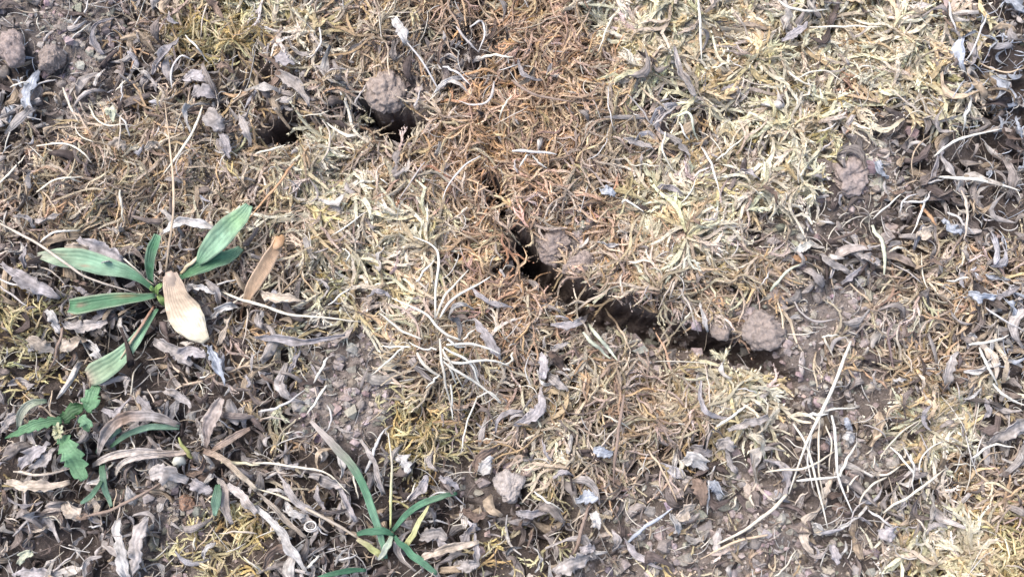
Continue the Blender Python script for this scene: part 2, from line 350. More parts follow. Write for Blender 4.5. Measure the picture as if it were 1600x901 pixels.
# ------------------------------------------------------------------ moss
KC = {  # base colour, tip colour, spread, leaf length (m), shoot length (m)
    'R': ((0.27, 0.185, 0.125), (0.62, 0.455, 0.315), 0.18, 0.00120, (0.008, 0.015)),
    'P': ((0.36, 0.300, 0.205), (0.69, 0.635, 0.490), 0.13, 0.00230, (0.011, 0.020)),
    'Y': ((0.30, 0.220, 0.100), (0.63, 0.560, 0.350), 0.18, 0.00122, (0.007, 0.013)),
    'B': ((0.28, 0.210, 0.150), (0.58, 0.485, 0.375), 0.17, 0.00142, (0.009, 0.019))}
def shoots(P0, head, length, kappa, rise, leaf, cbase, ctip, K=13, W=3, seed=0):
    n = len(P0); r = np.random.default_rng(seed); t = np.linspace(0, 1, K)[None, :]
    th = head[:, None] + kappa[:, None] * t + 0.35 * np.sin(t * r.uniform(4, 9, (n, 1)) + r.uniform(0, 6, (n, 1)))
    st = (length / (K - 1))[:, None]
    x = P0[:, 0:1] + np.concatenate([np.zeros((n, 1)), np.cumsum(np.cos(th) * st, 1)[:, :-1]], 1)
    y = P0[:, 1:2] + np.concatenate([np.zeros((n, 1)), np.cumsum(np.sin(th) * st, 1)[:, :-1]], 1)
    off = (P0[:, 2] - height(P0[:, 0], P0[:, 1]))[:, None]
    z = np.maximum(height(x, y) + off * 0.75, P0[:, 2:3] - 0.55 * length[:, None] * t ** 1.5)
    z = z + rise[:, None] * np.sin(t * r.uniform(1.6, 3.0, (n, 1)))
    for _ in range(2): z[:, 1:-1] = (z[:, :-2] + z[:, 1:-1] * 2 + z[:, 2:]) / 4
    P = np.stack([x, y, z], -1); T = np.gradient(P, axis=1); T /= np.linalg.norm(T, axis=2, keepdims=True) + 1e-12
    Sd = np.cross(T, np.array([0, 0, 1.0])); Sd /= np.linalg.norm(Sd, axis=2, keepdims=True) + 1e-9; N = np.cross(Sd, T)
    # the rope of overlapping leaves: a flattened three sided core, uneven from node to node, with free leaf tips
    cr = (leaf[:, None] * 0.36 * (0.55 + 0.6 * np.sin(math.pi * np.clip(t * 0.92 + 0.10, 0, 1))) * r.uniform(0.72, 1.28, (n, K)))[..., None]
    a0 = r.uniform(0, 6.28, (n, 1))
    core = np.stack([P + cr * (np.cos(a0 + q)[..., None] * Sd + 0.75 * np.sin(a0 + q)[..., None] * N) for q in (0, 2.094, 4.189)], 2)
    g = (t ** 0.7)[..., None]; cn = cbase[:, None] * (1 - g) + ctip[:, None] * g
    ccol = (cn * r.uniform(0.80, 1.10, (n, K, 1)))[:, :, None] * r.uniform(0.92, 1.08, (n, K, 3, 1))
    I = np.arange(K * 3).reshape(K, 3); J = np.roll(I, -1, 1)
    q = np.concatenate([np.stack([I[:-1], J[:-1], J[1:]], -1).reshape(-1, 3), np.stack([I[:-1], J[1:], I[1:]], -1).reshape(-1, 3)])
    F0 = (q[None] + (np.arange(n) * K * 3)[:, None, None]).reshape(-1, 3)
    ph = (np.arange(K)[None, :, None] * 1.1 + np.arange(W)[None, None, :] * 2 * math.pi / W + r.uniform(0, 6, (n, 1, 1)) + r.normal(0, 0.25, (n, K, W)))
    rad = np.cos(ph)[..., None] * Sd[:, :, None] + np.sin(ph)[..., None] * N[:, :, None]
    an = np.clip(r.normal(0.62, 0.2, (n, K, W)) * (1.2 - 0.6 * t[..., None]), 0.1, 1.1)[..., None]
    D = np.cos(an) * T[:, :, None] + np.sin(an) * rad
    ll = (leaf[:, None] * (0.65 + 0.55 * np.sin(math.pi * np.clip(t * 0.85 + 0.12, 0, 1))))[..., None, None] * r.uniform(0.7, 1.25, (n, K, W, 1))
    ta = np.cross(D, rad); ta /= np.linalg.norm(ta, axis=-1, keepdims=True) + 1e-9
    b = P[:, :, None] + rad * cr[:, :, None] * 0.6 + T[:, :, None] * (r.uniform(0, 1, (n, K, W, 1)) * st[:, :, None, None])
    hw = leaf[:, None, None, None] * 0.21
    V = np.stack([b - ta * hw, b + D * ll, b + ta * hw], 3).reshape(-1, 3)
    F = np.arange(n * K * W * 3).reshape(-1, 3) + n * K * 3
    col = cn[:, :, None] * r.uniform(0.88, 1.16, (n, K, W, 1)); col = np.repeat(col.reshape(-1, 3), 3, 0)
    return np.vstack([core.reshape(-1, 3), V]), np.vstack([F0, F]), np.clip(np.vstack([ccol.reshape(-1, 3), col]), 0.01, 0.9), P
MX, MY = 0.262, 0.158
BARE = [(1190, 516, 25), (600, 142, 36), (866, 385, 32), (905, 412, 20), (82, 92, 26), (20, 75, 26), (52, 150, 18), (1325, 272, 28), (797, 757, 40), (1231, 625, 16), (1126, 518, 12)]
def off_clods(px, py):                  # nothing grows through the big clods
    o = np.ones(np.shape(px), bool)
    for a_, b_, c_ in BARE: o &= np.hypot(px - a_, py - b_) > c_
    return o
def build_moss():
    dens = {'R': 3300, 'P': 4300, 'Y': 1800, 'B': 6000}
    names = {'R': 'rust brown dry moss matted on both sides of the crack', 'P': 'pale straw coloured feathery moss in thick tangled mats',
             'Y': 'yellow green moss tufts between the grey leaf litter', 'B': 'tan brown dry moss carpeting most of the ground'}
    for ki, k in enumerate('RPYB'):
        cb, ct, sp, lf, (l0, l1) = KC[k]
        r = np.random.default_rng(100 + ki)
        # candidates all over, kept by how much of this moss the photo shows there
        n0 = 200000; x = r.uniform(-MX, MX, n0); y = r.uniform(-MY, MY + 0.012, n0); px, py = pixel_of(x, y)
        wgt = cover(px, py); wk = wgt[..., KINDS.index(k)]; soil = wgt[..., 4]
        clump = np.clip(0.55 + 2.6 * fbm(px / 38, py / 38, 40 + ki, 3), 0.08, 1)
        dep, near, side = crack_depth(px, py)
        keep = r.random(n0) < (np.clip(wk * 1.5 - 0.22, 0, 1) ** 1.3 * clump * (dep < 0.0025) * off_clods(px, py))
        idx = np.nonzero(keep)[0][:dens[k]]; x, y, px, py = x[idx], y[idx], px[idx], py[idx]; n = len(idx)
        print('moss', k, n)
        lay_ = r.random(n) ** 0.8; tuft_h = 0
        z = height(x, y) + thick(x, y) * (0.10 + 0.75 * lay_)
        # shoots grow outwards from tuft centres
        nc = int(2200 if k in 'PY' else 3000); cx = r.uniform(-MX, MX, nc); cy = r.uniform(-MY, MY, nc); best = np.full(n, 9.0); bi = np.zeros(n, int)
        for a_ in range(0, nc, 250):
            d_ = np.hypot(x[:, None] - cx[None, a_:a_ + 250], y[:, None] - cy[None, a_:a_ + 250]); m_ = d_.argmin(1); v_ = d_[np.arange(n), m_]
            bi = np.where(v_ < best, m_ + a_, bi); best = np.minimum(best, v_)
        pull = r.uniform(0.0, 0.85, n); ox, oy = x - cx[bi], y - cy[bi]; x = x - ox * pull; y = y - oy * pull; px, py = pixel_of(x, y)
        z = height(x, y) + thick(x, y) * (0.10 + 0.75 * lay_) * (r.uniform(0.25, 1.5, nc) ** 1.2)[bi]; radial = np.arctan2(oy, ox) + r.normal(0, 0.45, n)
        flow = 9 * fbm(px / 110, py / 110, 60 + ki, 2); head = np.where(r.random(n) < 0.75, radial, flow * 2.2 + r.normal(0, 0.7, n))
        L = np.clip(r.lognormal(math.log((l0 + l1) / 2), 0.32, n), l0 * 0.55, l1 * 1.35)
        def deep(h): return np.maximum.reduce([crack_depth(*pixel_of(x + np.cos(h) * L * f, y + np.sin(h) * L * f))[0] for f in (0.4, 0.7, 1.0)]) > 0.004
        over = deep(head) & (r.random(n) < 0.85); head = np.where(over, head + math.pi, head); over &= deep(head); L = np.where(over, L * 0.35, L); rise = r.uniform(0.0002, 0.0022, n)
        v = np.clip(1 + sp * r.normal(0, 1, (n, 1)), 0.5, 1.5) * (1 + np.array([0.02, 0.04, 0.06]) * r.normal(0, 1, (n, 3)))
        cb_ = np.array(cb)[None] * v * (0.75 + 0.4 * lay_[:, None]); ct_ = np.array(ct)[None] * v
        odd = r.random(n) < 0.20; ct_[odd] = ct_[odd] * np.array([0.90, 0.76, 0.58]) 
        leaf = lf * r.uniform(0.75, 1.25, n)
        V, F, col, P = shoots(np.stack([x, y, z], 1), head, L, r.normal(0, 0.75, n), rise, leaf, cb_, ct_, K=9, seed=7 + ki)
        # side branches
        pi = np.concatenate([np.nonzero(r.random(n) < (0.7 if k in 'PY' else 0.45))[0] for _ in range(2)]); kk = r.integers(2, 6, len(pi)); P1 = P[pi, kk]
        tang = P[pi, kk + 1] - P[pi, kk]; h1 = np.arctan2(tang[:, 1], tang[:, 0]) + r.choice([-1, 1], len(pi)) * r.uniform(0.5, 1.0, len(pi))
        V2, F2, c2, _ = shoots(P1, h1, L[pi] * r.uniform(0.35, 0.6, len(pi)), r.normal(0, 0.7, len(pi)), rise[pi] * 0.4, leaf[pi] * 0.85, cb_[pi] * 0.4 + ct_[pi] * 0.6, ct_[pi] * 1.05, K=4, W=3, seed=27 + ki)
        o = link('moss', mesh('moss', np.vstack([V, V2]), np.vstack([F, F2 + len(V)]), M_MOSS, np.vstack([col, c2]), None, False))
        tag(o, names[k], 'moss', kind='stuff')
build_moss()

# ------------------------------------------------------------------ soil crumbs, small litter
def ico():
    g = (1 + 5 ** .5) / 2
    v = np.array([(-1, g, 0), (1, g, 0), (-1, -g, 0), (1, -g, 0), (0, -1, g), (0, 1, g), (0, -1, -g), (0, 1, -g), (g, 0, -1), (g, 0, 1), (-g, 0, -1), (-g, 0, 1)], float)
    f = np.array([(0, 11, 5), (0, 5, 1), (0, 1, 7), (0, 7, 10), (0, 10, 11), (1, 5, 9), (5, 11, 4), (11, 10, 2), (10, 7, 6), (7, 1, 8), (3, 9, 4), (3, 4, 2), (3, 2, 6), (3, 6, 8), (3, 8, 9), (4, 9, 5), (2, 4, 11), (6, 2, 10), (8, 6, 7), (9, 8, 1)])
    return v / np.linalg.norm(v, axis=1, keepdims=True), f
def subdiv(v, f):
    v = list(map(tuple, v)); cache = {}; out = []
    def mid(a, b):
        k = (min(a, b), max(a, b))
        if k not in cache:
            p = np.array(v[a]) + np.array(v[b]); v.append(tuple(p / np.linalg.norm(p))); cache[k] = len(v) - 1
        return cache[k]
    for a, b, c in f:
        ab, bc, ca = mid(a, b), mid(b, c), mid(c, a); out += [(a, ab, ca), (b, bc, ab), (c, ca, bc), (ab, bc, ca)]
    return np.array(v), np.array(out)
IV, IF = ico(); IV1, IF1 = subdiv(IV, IF); IV2, IF2 = subdiv(IV1, IF1); IV3, IF3 = subdiv(IV2, IF2); IV4, IF4 = subdiv(IV3, IF3)
def lump(size, seed, squash=0.7, v=IV2, rough=0.26):
    r = np.random.default_rng(seed); d = np.ones(len(v))
    for _ in range(16):                                       # broken faces: cut by random planes
        nrm = r.normal(0, 1, 3); nrm /= np.linalg.norm(nrm); h = r.uniform(0.66, 0.95); dt = v @ nrm; d = np.where(dt * d > h, h / np.maximum(dt, 1e-6), d)
    for f, a in ((1.6, 0.6), (3.2, 0.4), (7, 0.36), (14, 0.22), (26, 0.13)):
        o = r.uniform(0, 50, 3); d = d + rough * a * 2 * (vnoise(v[:, 0] * f + o[0] + v[:, 2] * f * 0.7, v[:, 1] * f + o[1] + v[:, 2] * f * 0.6, seed + int(f)) - 0.5)
    s = np.array([r.uniform(0.85, 1.15), r.uniform(0.75, 1.0), squash]); a = r.uniform(0, 6.28); c, sn = math.cos(a), math.sin(a)
    q = v * d[:, None] * s * size; return np.stack([q[:, 0] * c - q[:, 1] * sn, q[:, 0] * sn + q[:, 1] * c, q[:, 2]], 1)
SOILC = np.array([0.305, 0.265, 0.236])
def build_crumbs():
    r = np.random.default_rng(55); n0 = 60000; x = r.uniform(-MX, MX, n0); y = r.uniform(-MY, MY, n0); px, py = pixel_of(x, y)
    wgt = cover(px, py); dep, near, side = crack_depth(px, py)
    p = wgt[:, 4] ** 1.3 * 1.6 + 0.05 * (wgt[:, 5]) + np.where((dep > 0.002) & (side > 0), 0.8, 0)
    idx = np.nonzero(r.random(n0) < p * np.clip(0.6 + 2 * fbm(px / 30, py / 30, 90, 3), 0.1, 1))[0][:8000]; n = len(idx); print('crumbs', n)
    x, y = x[idx], y[idx]; sz = np.clip(r.lognormal(math.log(0.00085), 0.6, n), 0.0003, 0.0030)
    v = IV[None] * (1 + 0.34 * r.normal(0, 1, (n, 12, 1))) * sz[:, None, None] * np.stack([r.uniform(.8, 1.2, n), r.uniform(.7, 1.1, n), r.uniform(.6, .9, n)], -1)[:, None]
    v += np.stack([x, y, height(x, y) + sz * 0.35], -1)[:, None]
    col = np.repeat(SOILC[None] * np.clip(1.08 + 0.22 * r.normal(0, 1, (n, 1)), 0.5, 1.7) * (1 + 0.05 * r.normal(0, 1, (n, 3))), 12, 0)
    F = (IF[None] + np.arange(n)[:, None, None] * 12).reshape(-1, 3)
    o = link('soil_crumbs', mesh('soil_crumbs', v.reshape(-1, 3), F, M_CLOD, np.clip(col, 0.02, 0.8), None, False))
    tag(o, 'loose brown soil crumbs scattered on bare patches and along the crack', 'soil crumbs', kind='stuff')
build_crumbs()
def build_grit():
    r = np.random.default_rng(56); n0 = 70000; x = r.uniform(-MX, MX, n0); y = r.uniform(-MY, MY, n0); px, py = pixel_of(x, y)
    wgt = cover(px, py); dep, near, side = crack_depth(px, py)
    p = wgt[:, 4] * 0.9 + 0.12 * wgt[:, 5] + np.where((dep > 0.002) & (side > 0), 0.6, 0)
    idx = np.nonzero(r.random(n0) < p * np.clip(0.7 + 2 * fbm(px / 22, py / 22, 190, 3), 0.15, 1))[0][:13000]; n = len(idx)
    x, y = x[idx], y[idx]; sz = np.clip(r.lognormal(math.log(0.00042), 0.4, n), 0.0002, 0.0010)
    o8 = np.array([(1, 0, 0), (-1, 0, 0), (0, 1, 0), (0, -1, 0), (0, 0, 1), (0, 0, -1)], float); f8 = np.array([(0, 2, 4), (2, 1, 4), (1, 3, 4), (3, 0, 4), (2, 0, 5), (1, 2, 5), (3, 1, 5), (0, 3, 5)])
    v = (o8[None] + 0.35 * r.normal(0, 1, (n, 6, 3))) * sz[:, None, None] + np.stack([x, y, height(x, y) + sz * 0.4], -1)[:, None]
    c = SOILC[None] * np.clip(1.0 + 0.3 * r.normal(0, 1, (n, 1)), 0.4, 2.0)
    o = link('soil_grit', mesh('soil_grit', v.reshape(-1, 3), (f8[None] + np.arange(n)[:, None, None] * 6).reshape(-1, 3), M_CLOD, np.clip(np.repeat(c, 6, 0), 0.02, 0.8), None, False))
    tag(o, 'fine soil grit sprinkled over the bare earth', 'soil grit', kind='stuff')
build_grit()

LITTER_COL = [((0.40, 0.36, 0.335), 4), ((0.30, 0.262, 0.240), 4), ((0.20, 0.165, 0.148), 4), ((0.12, 0.095, 0.087), 3), ((0.48, 0.44, 0.40), 2.5), ((0.38, 0.30, 0.22), 2.5), ((0.42, 0.40, 0.41), 1)]
LCOL = np.array([c for c, _ in LITTER_COL]); LW = np.array([w_ for _, w_ in LITTER_COL]); LW = LW / LW.sum()
BLUE = np.array([0.43, 0.45, 0.49])  # litter's blue grey, also painting in the blue lens cast at the edges
def build_litter():
    # small curled scraps of dead leaf: 5 x 3 grids
    r = np.random.default_rng(77); n0 = 40000; x = r.uniform(-MX, MX, n0); y = r.uniform(-MY, MY, n0); px, py = pixel_of(x, y); wgt = cover(px, py)
    dep = crack_depth(px, py)[0]
    p = (wgt[:, 5] + wgt[:, 6]) * 0.8 + wgt[:, :4].sum(1) * 0.03 + wgt[:, 4] * 0.14
    idx = np.nonzero((r.random(n0) < p * np.clip(0.6 + 2 * fbm(px / 30, py / 30, 95, 3), 0.15, 1)) & (dep < 0.01) & off_clods(px, py))[0][:6000]; n = len(idx); print('litter', n)
    x, y, px, py = x[idx], y[idx], px[idx], py[idx]; G = wgt[idx, 6]
    L = np.clip(r.lognormal(math.log(0.0060), 0.55, n), 0.002, 0.018); W = np.clip(L * r.uniform(0.04, 0.19, n), 0.0003, 0.0019)
    nv, nu = 6, 3; s = np.linspace(-0.5, 0.5, nv)[None, :, None]; u = np.linspace(-1, 1, nu)[None, None, :]
    bend = r.normal(0, 1.1, (n, 1, 1)); cur = r.normal(0, 0.9, (n, 1, 1)); plan = r.normal(0, 1.1, (n, 1, 1))
    prof = np.sqrt(np.clip(1 - (2 * s * 0.93) ** 2, 0.02, 1)) * (1 + 0.28 * r.normal(0, 1, (n, nv, 1)))
    lx = s * L[:, None, None] + 0 * u; ly = u * W[:, None, None] * prof + plan * s * s * L[:, None, None]
    lz = (bend * s * s * L[:, None, None]) + cur * u * u * W[:, None, None] * (0.9 + 1.2 * s) + 0.08 * W[:, None, None] * r.normal(0, 1, (n, nv, nu))
    a = r.uniform(0, 2 * math.pi, n)[:, None, None]; roll = r.normal(0, 0.45, n)[:, None, None]; pit = r.normal(0, 0.28, n)[:, None, None]
    y2 = ly * np.cos(roll) - lz * np.sin(roll); z2 = ly * np.sin(roll) + lz * np.cos(roll)
    x3 = lx * np.cos(pit) - z2 * np.sin(pit); z3 = lx * np.sin(pit) + z2 * np.cos(pit)
    X = x3 * np.cos(a) - y2 * np.sin(a) + x[:, None, None]; Y = x3 * np.sin(a) + y2 * np.cos(a) + y[:, None, None]
    zb = height(x, y) + thick(x, y) * r.uniform(0.15, 1.0, n)
    Z = z3 - z3.min((1, 2), keepdims=True) * 0.7 + zb[:, None, None]
    V = np.stack([X, Y, Z], -1).reshape(n, -1, 3); th = 0.00018
    V2 = np.concatenate([V, V - np.array([0, 0, th])], 1)
    I = np.arange(nv * nu).reshape(nv, nu); A = nv * nu
    q = np.stack([I[:-1, :-1], I[:-1, 1:], I[1:, 1:], I[1:, :-1]], -1).reshape(-1, 4)
    loop = np.concatenate([I[0, :], I[1:, -1], I[-1, -2::-1], I[-2:0:-1, 0]]); l2 = np.roll(loop, -1)
    q = np.vstack([q, q[:, ::-1] + A, np.stack([loop, loop + A, l2 + A, l2], -1)])
    F = (q[None] + (np.arange(n) * 2 * A)[:, None, None]).reshape(-1, 4)
    c = LCOL[r.choice(len(LCOL), n, p=LW)] * np.clip(1 + 0.18 * r.normal(0, 1, (n, 1)), 0.5, 1.6)
    b = r.random(n) < G * 0.55; c[b] = BLUE * np.clip(1 + 0.15 * r.normal(0, 1, (b.sum(), 1)), 0.5, 1.3)
    col = np.repeat(c, 2 * A, 0); uvs = np.tile(np.concatenate([np.stack([np.broadcast_to(u[0], (nv, nu)), np.broadcast_to(s[0] * 3, (nv, nu))], -1).reshape(-1, 2)] * 2), (n, 1))
    o = link('leaf_litter', mesh('leaf_litter', V2.reshape(-1, 3), F, M_DEAD, np.clip(col, 0.01, 0.8), uvs, True))
    tag(o, 'small grey and brown scraps of withered leaf littering the ground', 'leaf litter', kind='stuff')
    # fine fibres and grass threads
    n = 8500; x = r.uniform(-MX, MX, n); y = r.uniform(-MY, MY, n); px, py = pixel_of(x, y); dep = crack_depth(px, py)[0]; wgt = cover(px, py)
    ok = (dep < 0.006) & off_clods(px, py) & (r.random(n) < 0.25 + 0.75 * (wgt[:, 5] + wgt[:, 6] + 0.5 * wgt[:, 4])); x, y, px, py = x[ok], y[ok], px[ok], py[ok]; n = len(x); K = 8; t = np.linspace(-.5, .5, K)[None]
    L = np.clip(r.lognormal(math.log(0.0085), 0.45, n), 0.003, 0.022)[:, None]; h0 = r.uniform(0, 6.28, (n, 1)); kp = r.normal(0, 1.1, (n, 1))
    th_ = h0 + kp * t + 0.9 * r.normal(0, 1, (n, 1)) * t * np.abs(t)
    X = x[:, None] + np.cumsum(np.cos(th_), 1) * L / K; Y = y[:, None] + np.cumsum(np.sin(th_), 1) * L / K
    Z = np.maximum(height(X, Y) + thick(X, Y) * r.uniform(0.5, 1.15, (n, 1)), 0); Z = np.maximum(Z, Z.mean(1, keepdims=True) - 0.001) + r.uniform(0, 0.002, (n, 1)) * np.cos(t * 3)
    for _ in range(3): Z[:, 1:-1] = (Z[:, :-2] + 2 * Z[:, 1:-1] + Z[:, 2:]) / 4
    P = np.stack([X, Y, Z], -1); T = np.gradient(P, axis=1); T /= np.linalg.norm(T, axis=2, keepdims=True); Sd = np.cross(T, np.array([0, 0, 1.])); Sd /= np.linalg.norm(Sd, axis=2, keepdims=True) + 1e-9; N = np.cross(Sd, T)
    rad = (r.uniform(0.00010, 0.00030, (n, 1)) * (1 - 1.1 * np.abs(t) ** 1.5))[..., None]
    Q = np.stack([P + Sd * rad, P + N * rad * 0.8, P - Sd * rad], 2).reshape(-1, 3)
    I = np.arange(K * 3).reshape(K, 3); J = np.roll(I, -1, 1); q = np.stack([I[:-1], J[:-1], J[1:], I[1:]], -1).reshape(-1, 4)
    F = (q[None] + (np.arange(n) * K * 3)[:, None, None]).reshape(-1, 4)
    pal = np.array([(0.60, 0.55, 0.46), (0.44, 0.36, 0.27), (0.30, 0.24, 0.19), (0.17, 0.13, 0.11), (0.50, 0.47, 0.43)])
    c = np.where((r.random(n) < wgt[ok][:, 6] * 0.7)[:, None], BLUE[None] * 1.1, pal[r.integers(0, 5, n)]) * (1 + 0.12 * r.normal(0, 1, (n, 1)))
    o = link('grass_threads', mesh('grass_threads', Q, F, M_STRAW, np.clip(np.repeat(c, K * 3, 0), 0.02, 0.8), None, True))
    tag(o, 'fine dry grass threads and fibres tangled through the litter', 'dry grass', kind='stuff')
build_litter()
# ==== PART 2: the single things
COLS = {'white': (0.66, 0.62, 0.54), 'pale': (0.62, 0.56, 0.45), 'tan': (0.48, 0.37, 0.26), 'brown': (0.26, 0.19, 0.15), 'dark brown': (0.15, 0.11, 0.09), 'grey': (0.40, 0.36, 0.335),
        'blue grey': (0.42, 0.44, 0.48), 'lilac grey': (0.385, 0.352, 0.350), 'rust': (0.42, 0.25, 0.14), 'silver': (0.55, 0.52, 0.49), 'beige': (0.52, 0.44, 0.36), 'greenish': (0.55, 0.56, 0.42)}
LAND = [('the broad green plant', 245, 452), ('the rust winged seed', 412, 425), ('the pale winged seed', 297, 490), ('the toothed green weed', 95, 668), ('the narrow green tuft', 612, 835),
        ('the pale grass star', 690, 530), ('the straw bundle', 1280, 690), ('the round crack hole', 828, 405), ('the upper crack', 610, 200), ('the crumbly soil hollow', 575, 595),
        ('the big soil lump', 1190, 515), ('the withered rosette', 318, 702), ('the grey clod', 797, 757), ('the rust moss', 880, 130), ('the pale moss mat', 1250, 150),
        ('the bluish litter', 1560, 150), ('the upper left corner', 30, 30), ('the upper right corner', 1570, 30), ('the lower left corner', 30, 870), ('the lower right corner', 1570, 870),
        ('the flat soil patch', 1330, 275), ('the dark leaf cluster', 862, 575), ('the grey leaf cluster', 1090, 725), ('the reddish twig', 1450, 335), ('the bare lower right soil', 1160, 810)]
AUTO = []
def auto(o, px, py, what, cat, group, ang=0.0):
    d = [math.hypot(px - x, py - y) for _, x, y in LAND]; k = int(np.argmin(d)); nm, x, y = LAND[k]
    dx, dy = px - x, py - y
    if d[k] < 22: w_ = 'right at'
    elif abs(dx) > 2.4 * abs(dy): w_ = 'right of' if dx > 0 else 'left of'
    elif abs(dy) > 2.4 * abs(dx): w_ = 'below' if dy > 0 else 'above'
    else: w_ = ('lower' if dy > 0 else 'upper') + ' ' + ('right' if dx > 0 else 'left') + ' of'
    o['category'] = cat; o['group'] = group; a = math.degrees(ang or 0) % 180
    tilt = '' if ang is None else 'lying level' if a < 22 or a > 158 else 'upright' if 68 < a < 112 else 'leaning right' if a <= 68 else 'leaning left'
    AUTO.append([o, f'{what} {w_} {nm}', tilt, d[k]])
def finish_labels():
    by = {}
    for e in AUTO: by.setdefault(e[1], []).append(e)
    for lab, es in by.items():
        if len(es) == 1: es[0][0]['label'] = lab; continue
        sub = {}
        for e in es: sub.setdefault(e[2], []).append(e)
        for t, fs in sub.items():
            fs.sort(key=lambda e: e[3])
            t = ', ' + t if t else ''
            if len(fs) == 1: fs[0][0]['label'] = lab + t
            else:
                for q, e in enumerate(fs):
                    e[0]['label'] = f'{lab}{t}, ' + (['nearest', 'second nearest', 'third nearest', 'fourth nearest', 'fifth nearest', 'sixth nearest'][q] if q < 6 else 'farthest')
def hwm(vals, n): return interp(np.asarray(vals, float), n) * PX
def mid(pts): q = np.asarray([p[:2] for p in pts], float); return q.mean(0)
def slope(pts): a, b = pts[0], pts[-1]; return math.atan2(-(b[1] - a[1]), b[0] - a[0])
_seed = [1000]
def nseed(): _seed[0] += 1; return _seed[0]
def leaf_part(parent, name, pts, hw, cols, lift=0.002, n=22, nu=9, mat=None, label=None, stiff=0.6, **k):
    o = put(name, ribbon(lay(pts, n, lift, stiff), hwm(hw, n) * ((0.68 if 'narrow' in parent.name else 0.80) if mat is None else 1), cols, nu=nu, seed=nseed(), **k), mat or M_GREEN, parent)
    if label: o['label'] = label
    return o
def blade_part(parent, name, pts, hw, cols, lift=0.0015, n=20, flat=0.6, taper=(0.75, 1, 0.95, 0.8, 0.35), mat=None, label=None):
    o = put(name, tube(lay(pts, n, lift, 0.8), hwm(np.array(taper) * hw * 0.64, n), cols, 6, flat, nseed(), 0.08), mat or M_STRAW, parent)
    if label: o['label'] = label
    return o
def root(px, py, z=0.0):
    p = ground_at([px], [py], 0.0)[0]; h = float(height(p[0], p[1])); return ground_at([px], [py], h + z)[0]

# ---- the broad-leaved green plant
def green_plant():
    t = thing('plantain_plant', 'broad leaved green plant rosette on grey litter under the pale winged seed', 'plant', root(243, 455))
    G1, G2, G3, TIP = (0.070, 0.180, 0.090), (0.135, 0.275, 0.155), (0.22, 0.36, 0.235), (0.36, 0.36, 0.28); RIM = (0.28, 0.37, 0.25)
    leaf_part(t, 'leaf', [(240, 452, 2), (215, 434, 4), (180, 420, 6), (140, 408, 6), (100, 402, 4), (58, 399, 1)], [4, 6, 13, 19, 20, 17, 5], [G1, G2, G3, G3, (0.22, 0.31, 0.20), TIP], fold=0.25, ruffle=0.10, rim=RIM, spots=[(0.62, -0.5, 0.12, (0.30, 0.24, 0.16)), (0.85, 0.3, 0.15, (0.33, 0.30, 0.2))], label='long pale green leaf reaching left')
    leaf_part(t, 'leaf', [(243, 463, 2), (205, 466, 4), (165, 472, 4), (128, 478, 3), (110, 479, 2)], [5, 9, 14, 16, 17, 13], [G2, G1, G1, (0.075, 0.17, 0.085), G1], fold=0.15, curl=0.5, ruffle=0.12, rim=(0.32, 0.36, 0.25), spots=[(0.78, 0.1, 0.22, (0.20, 0.13, 0.09)), (0.3, 0.5, 0.3, (0.25, 0.2, 0.1))], label='blunt dark green leaf with a brown slit')
    leaf_part(t, 'leaf', [(238, 440, 3), (234, 415, 8), (240, 390, 11), (247, 367, 10)], [6, 10, 11, 11, 8], [G2, G1, (0.07, 0.15, 0.09), G1, G2], curl=0.9, ruffle=0.08, rim=RIM, label='short upright dark leaf folded along its middle')
    leaf_part(t, 'leaf', [(308, 412, 5), (325, 392, 7), (350, 366, 9), (372, 343, 10), (389, 322, 9)], [5, 15, 22, 21, 17, 8], [G2, G3, G3, (0.21, 0.35, 0.18), G3], fold=0.25, ruffle=0.12, rim=RIM, label='upper right pale green leaf on a straw coloured stalk')
    blade_part(t, 'leaf_stalk', [(282, 427, 3), (300, 410, 5), (325, 387, 6)], 5.0, [(0.40, 0.34, 0.2), (0.56, 0.46, 0.32), (0.50, 0.45, 0.33)])
    leaf_part(t, 'leaf', [(279, 434, 2), (305, 420, 4), (335, 408, 5), (360, 398, 4), (378, 387, 3)], [4, 11, 15, 14, 11, 7], [G1, (0.08, 0.18, 0.085), G1, G2, G3], fold=0.2, ruffle=0.14, rim=RIM, label='lower right dark green leaf')
    leaf_part(t, 'leaf', [(245, 484, 2), (228, 510, 4), (205, 540, 5), (180, 565, 4), (150, 584, 2), (136, 590, 1)], [3, 7, 13, 19, 22, 16], [G2, G2, G3, (0.24, 0.35, 0.21), (0.24, 0.30, 0.19), (0.36, 0.29, 0.22)], fold=0.22, ruffle=0.12, rim=RIM, label='lower left leaf with a dry brown tip')
    blade_part(t, 'leaf_stalk', [(240, 480, 4), (225, 503, 6), (204, 535, 7), (188, 560, 6)], 4.0, [(0.28, 0.15, 0.10), (0.36, 0.25, 0.18), (0.45, 0.40, 0.27)])
    for pts, hw in ([(244, 462, 4), (247, 450, 7), (252, 442, 8)], [2, 5, 5, 2]), ([(246, 460, 3), (240, 452, 6), (236, 447, 7)], [2, 4, 4, 2]), ([(246, 462, 3), (255, 470, 6), (262, 478, 5)], [3, 6, 6, 3]):
        leaf_part(t, 'young_leaf', pts, hw, [(0.24, 0.33, 0.10), (0.16, 0.28, 0.09)], n=10, nu=5, curl=0.5)
green_plant()

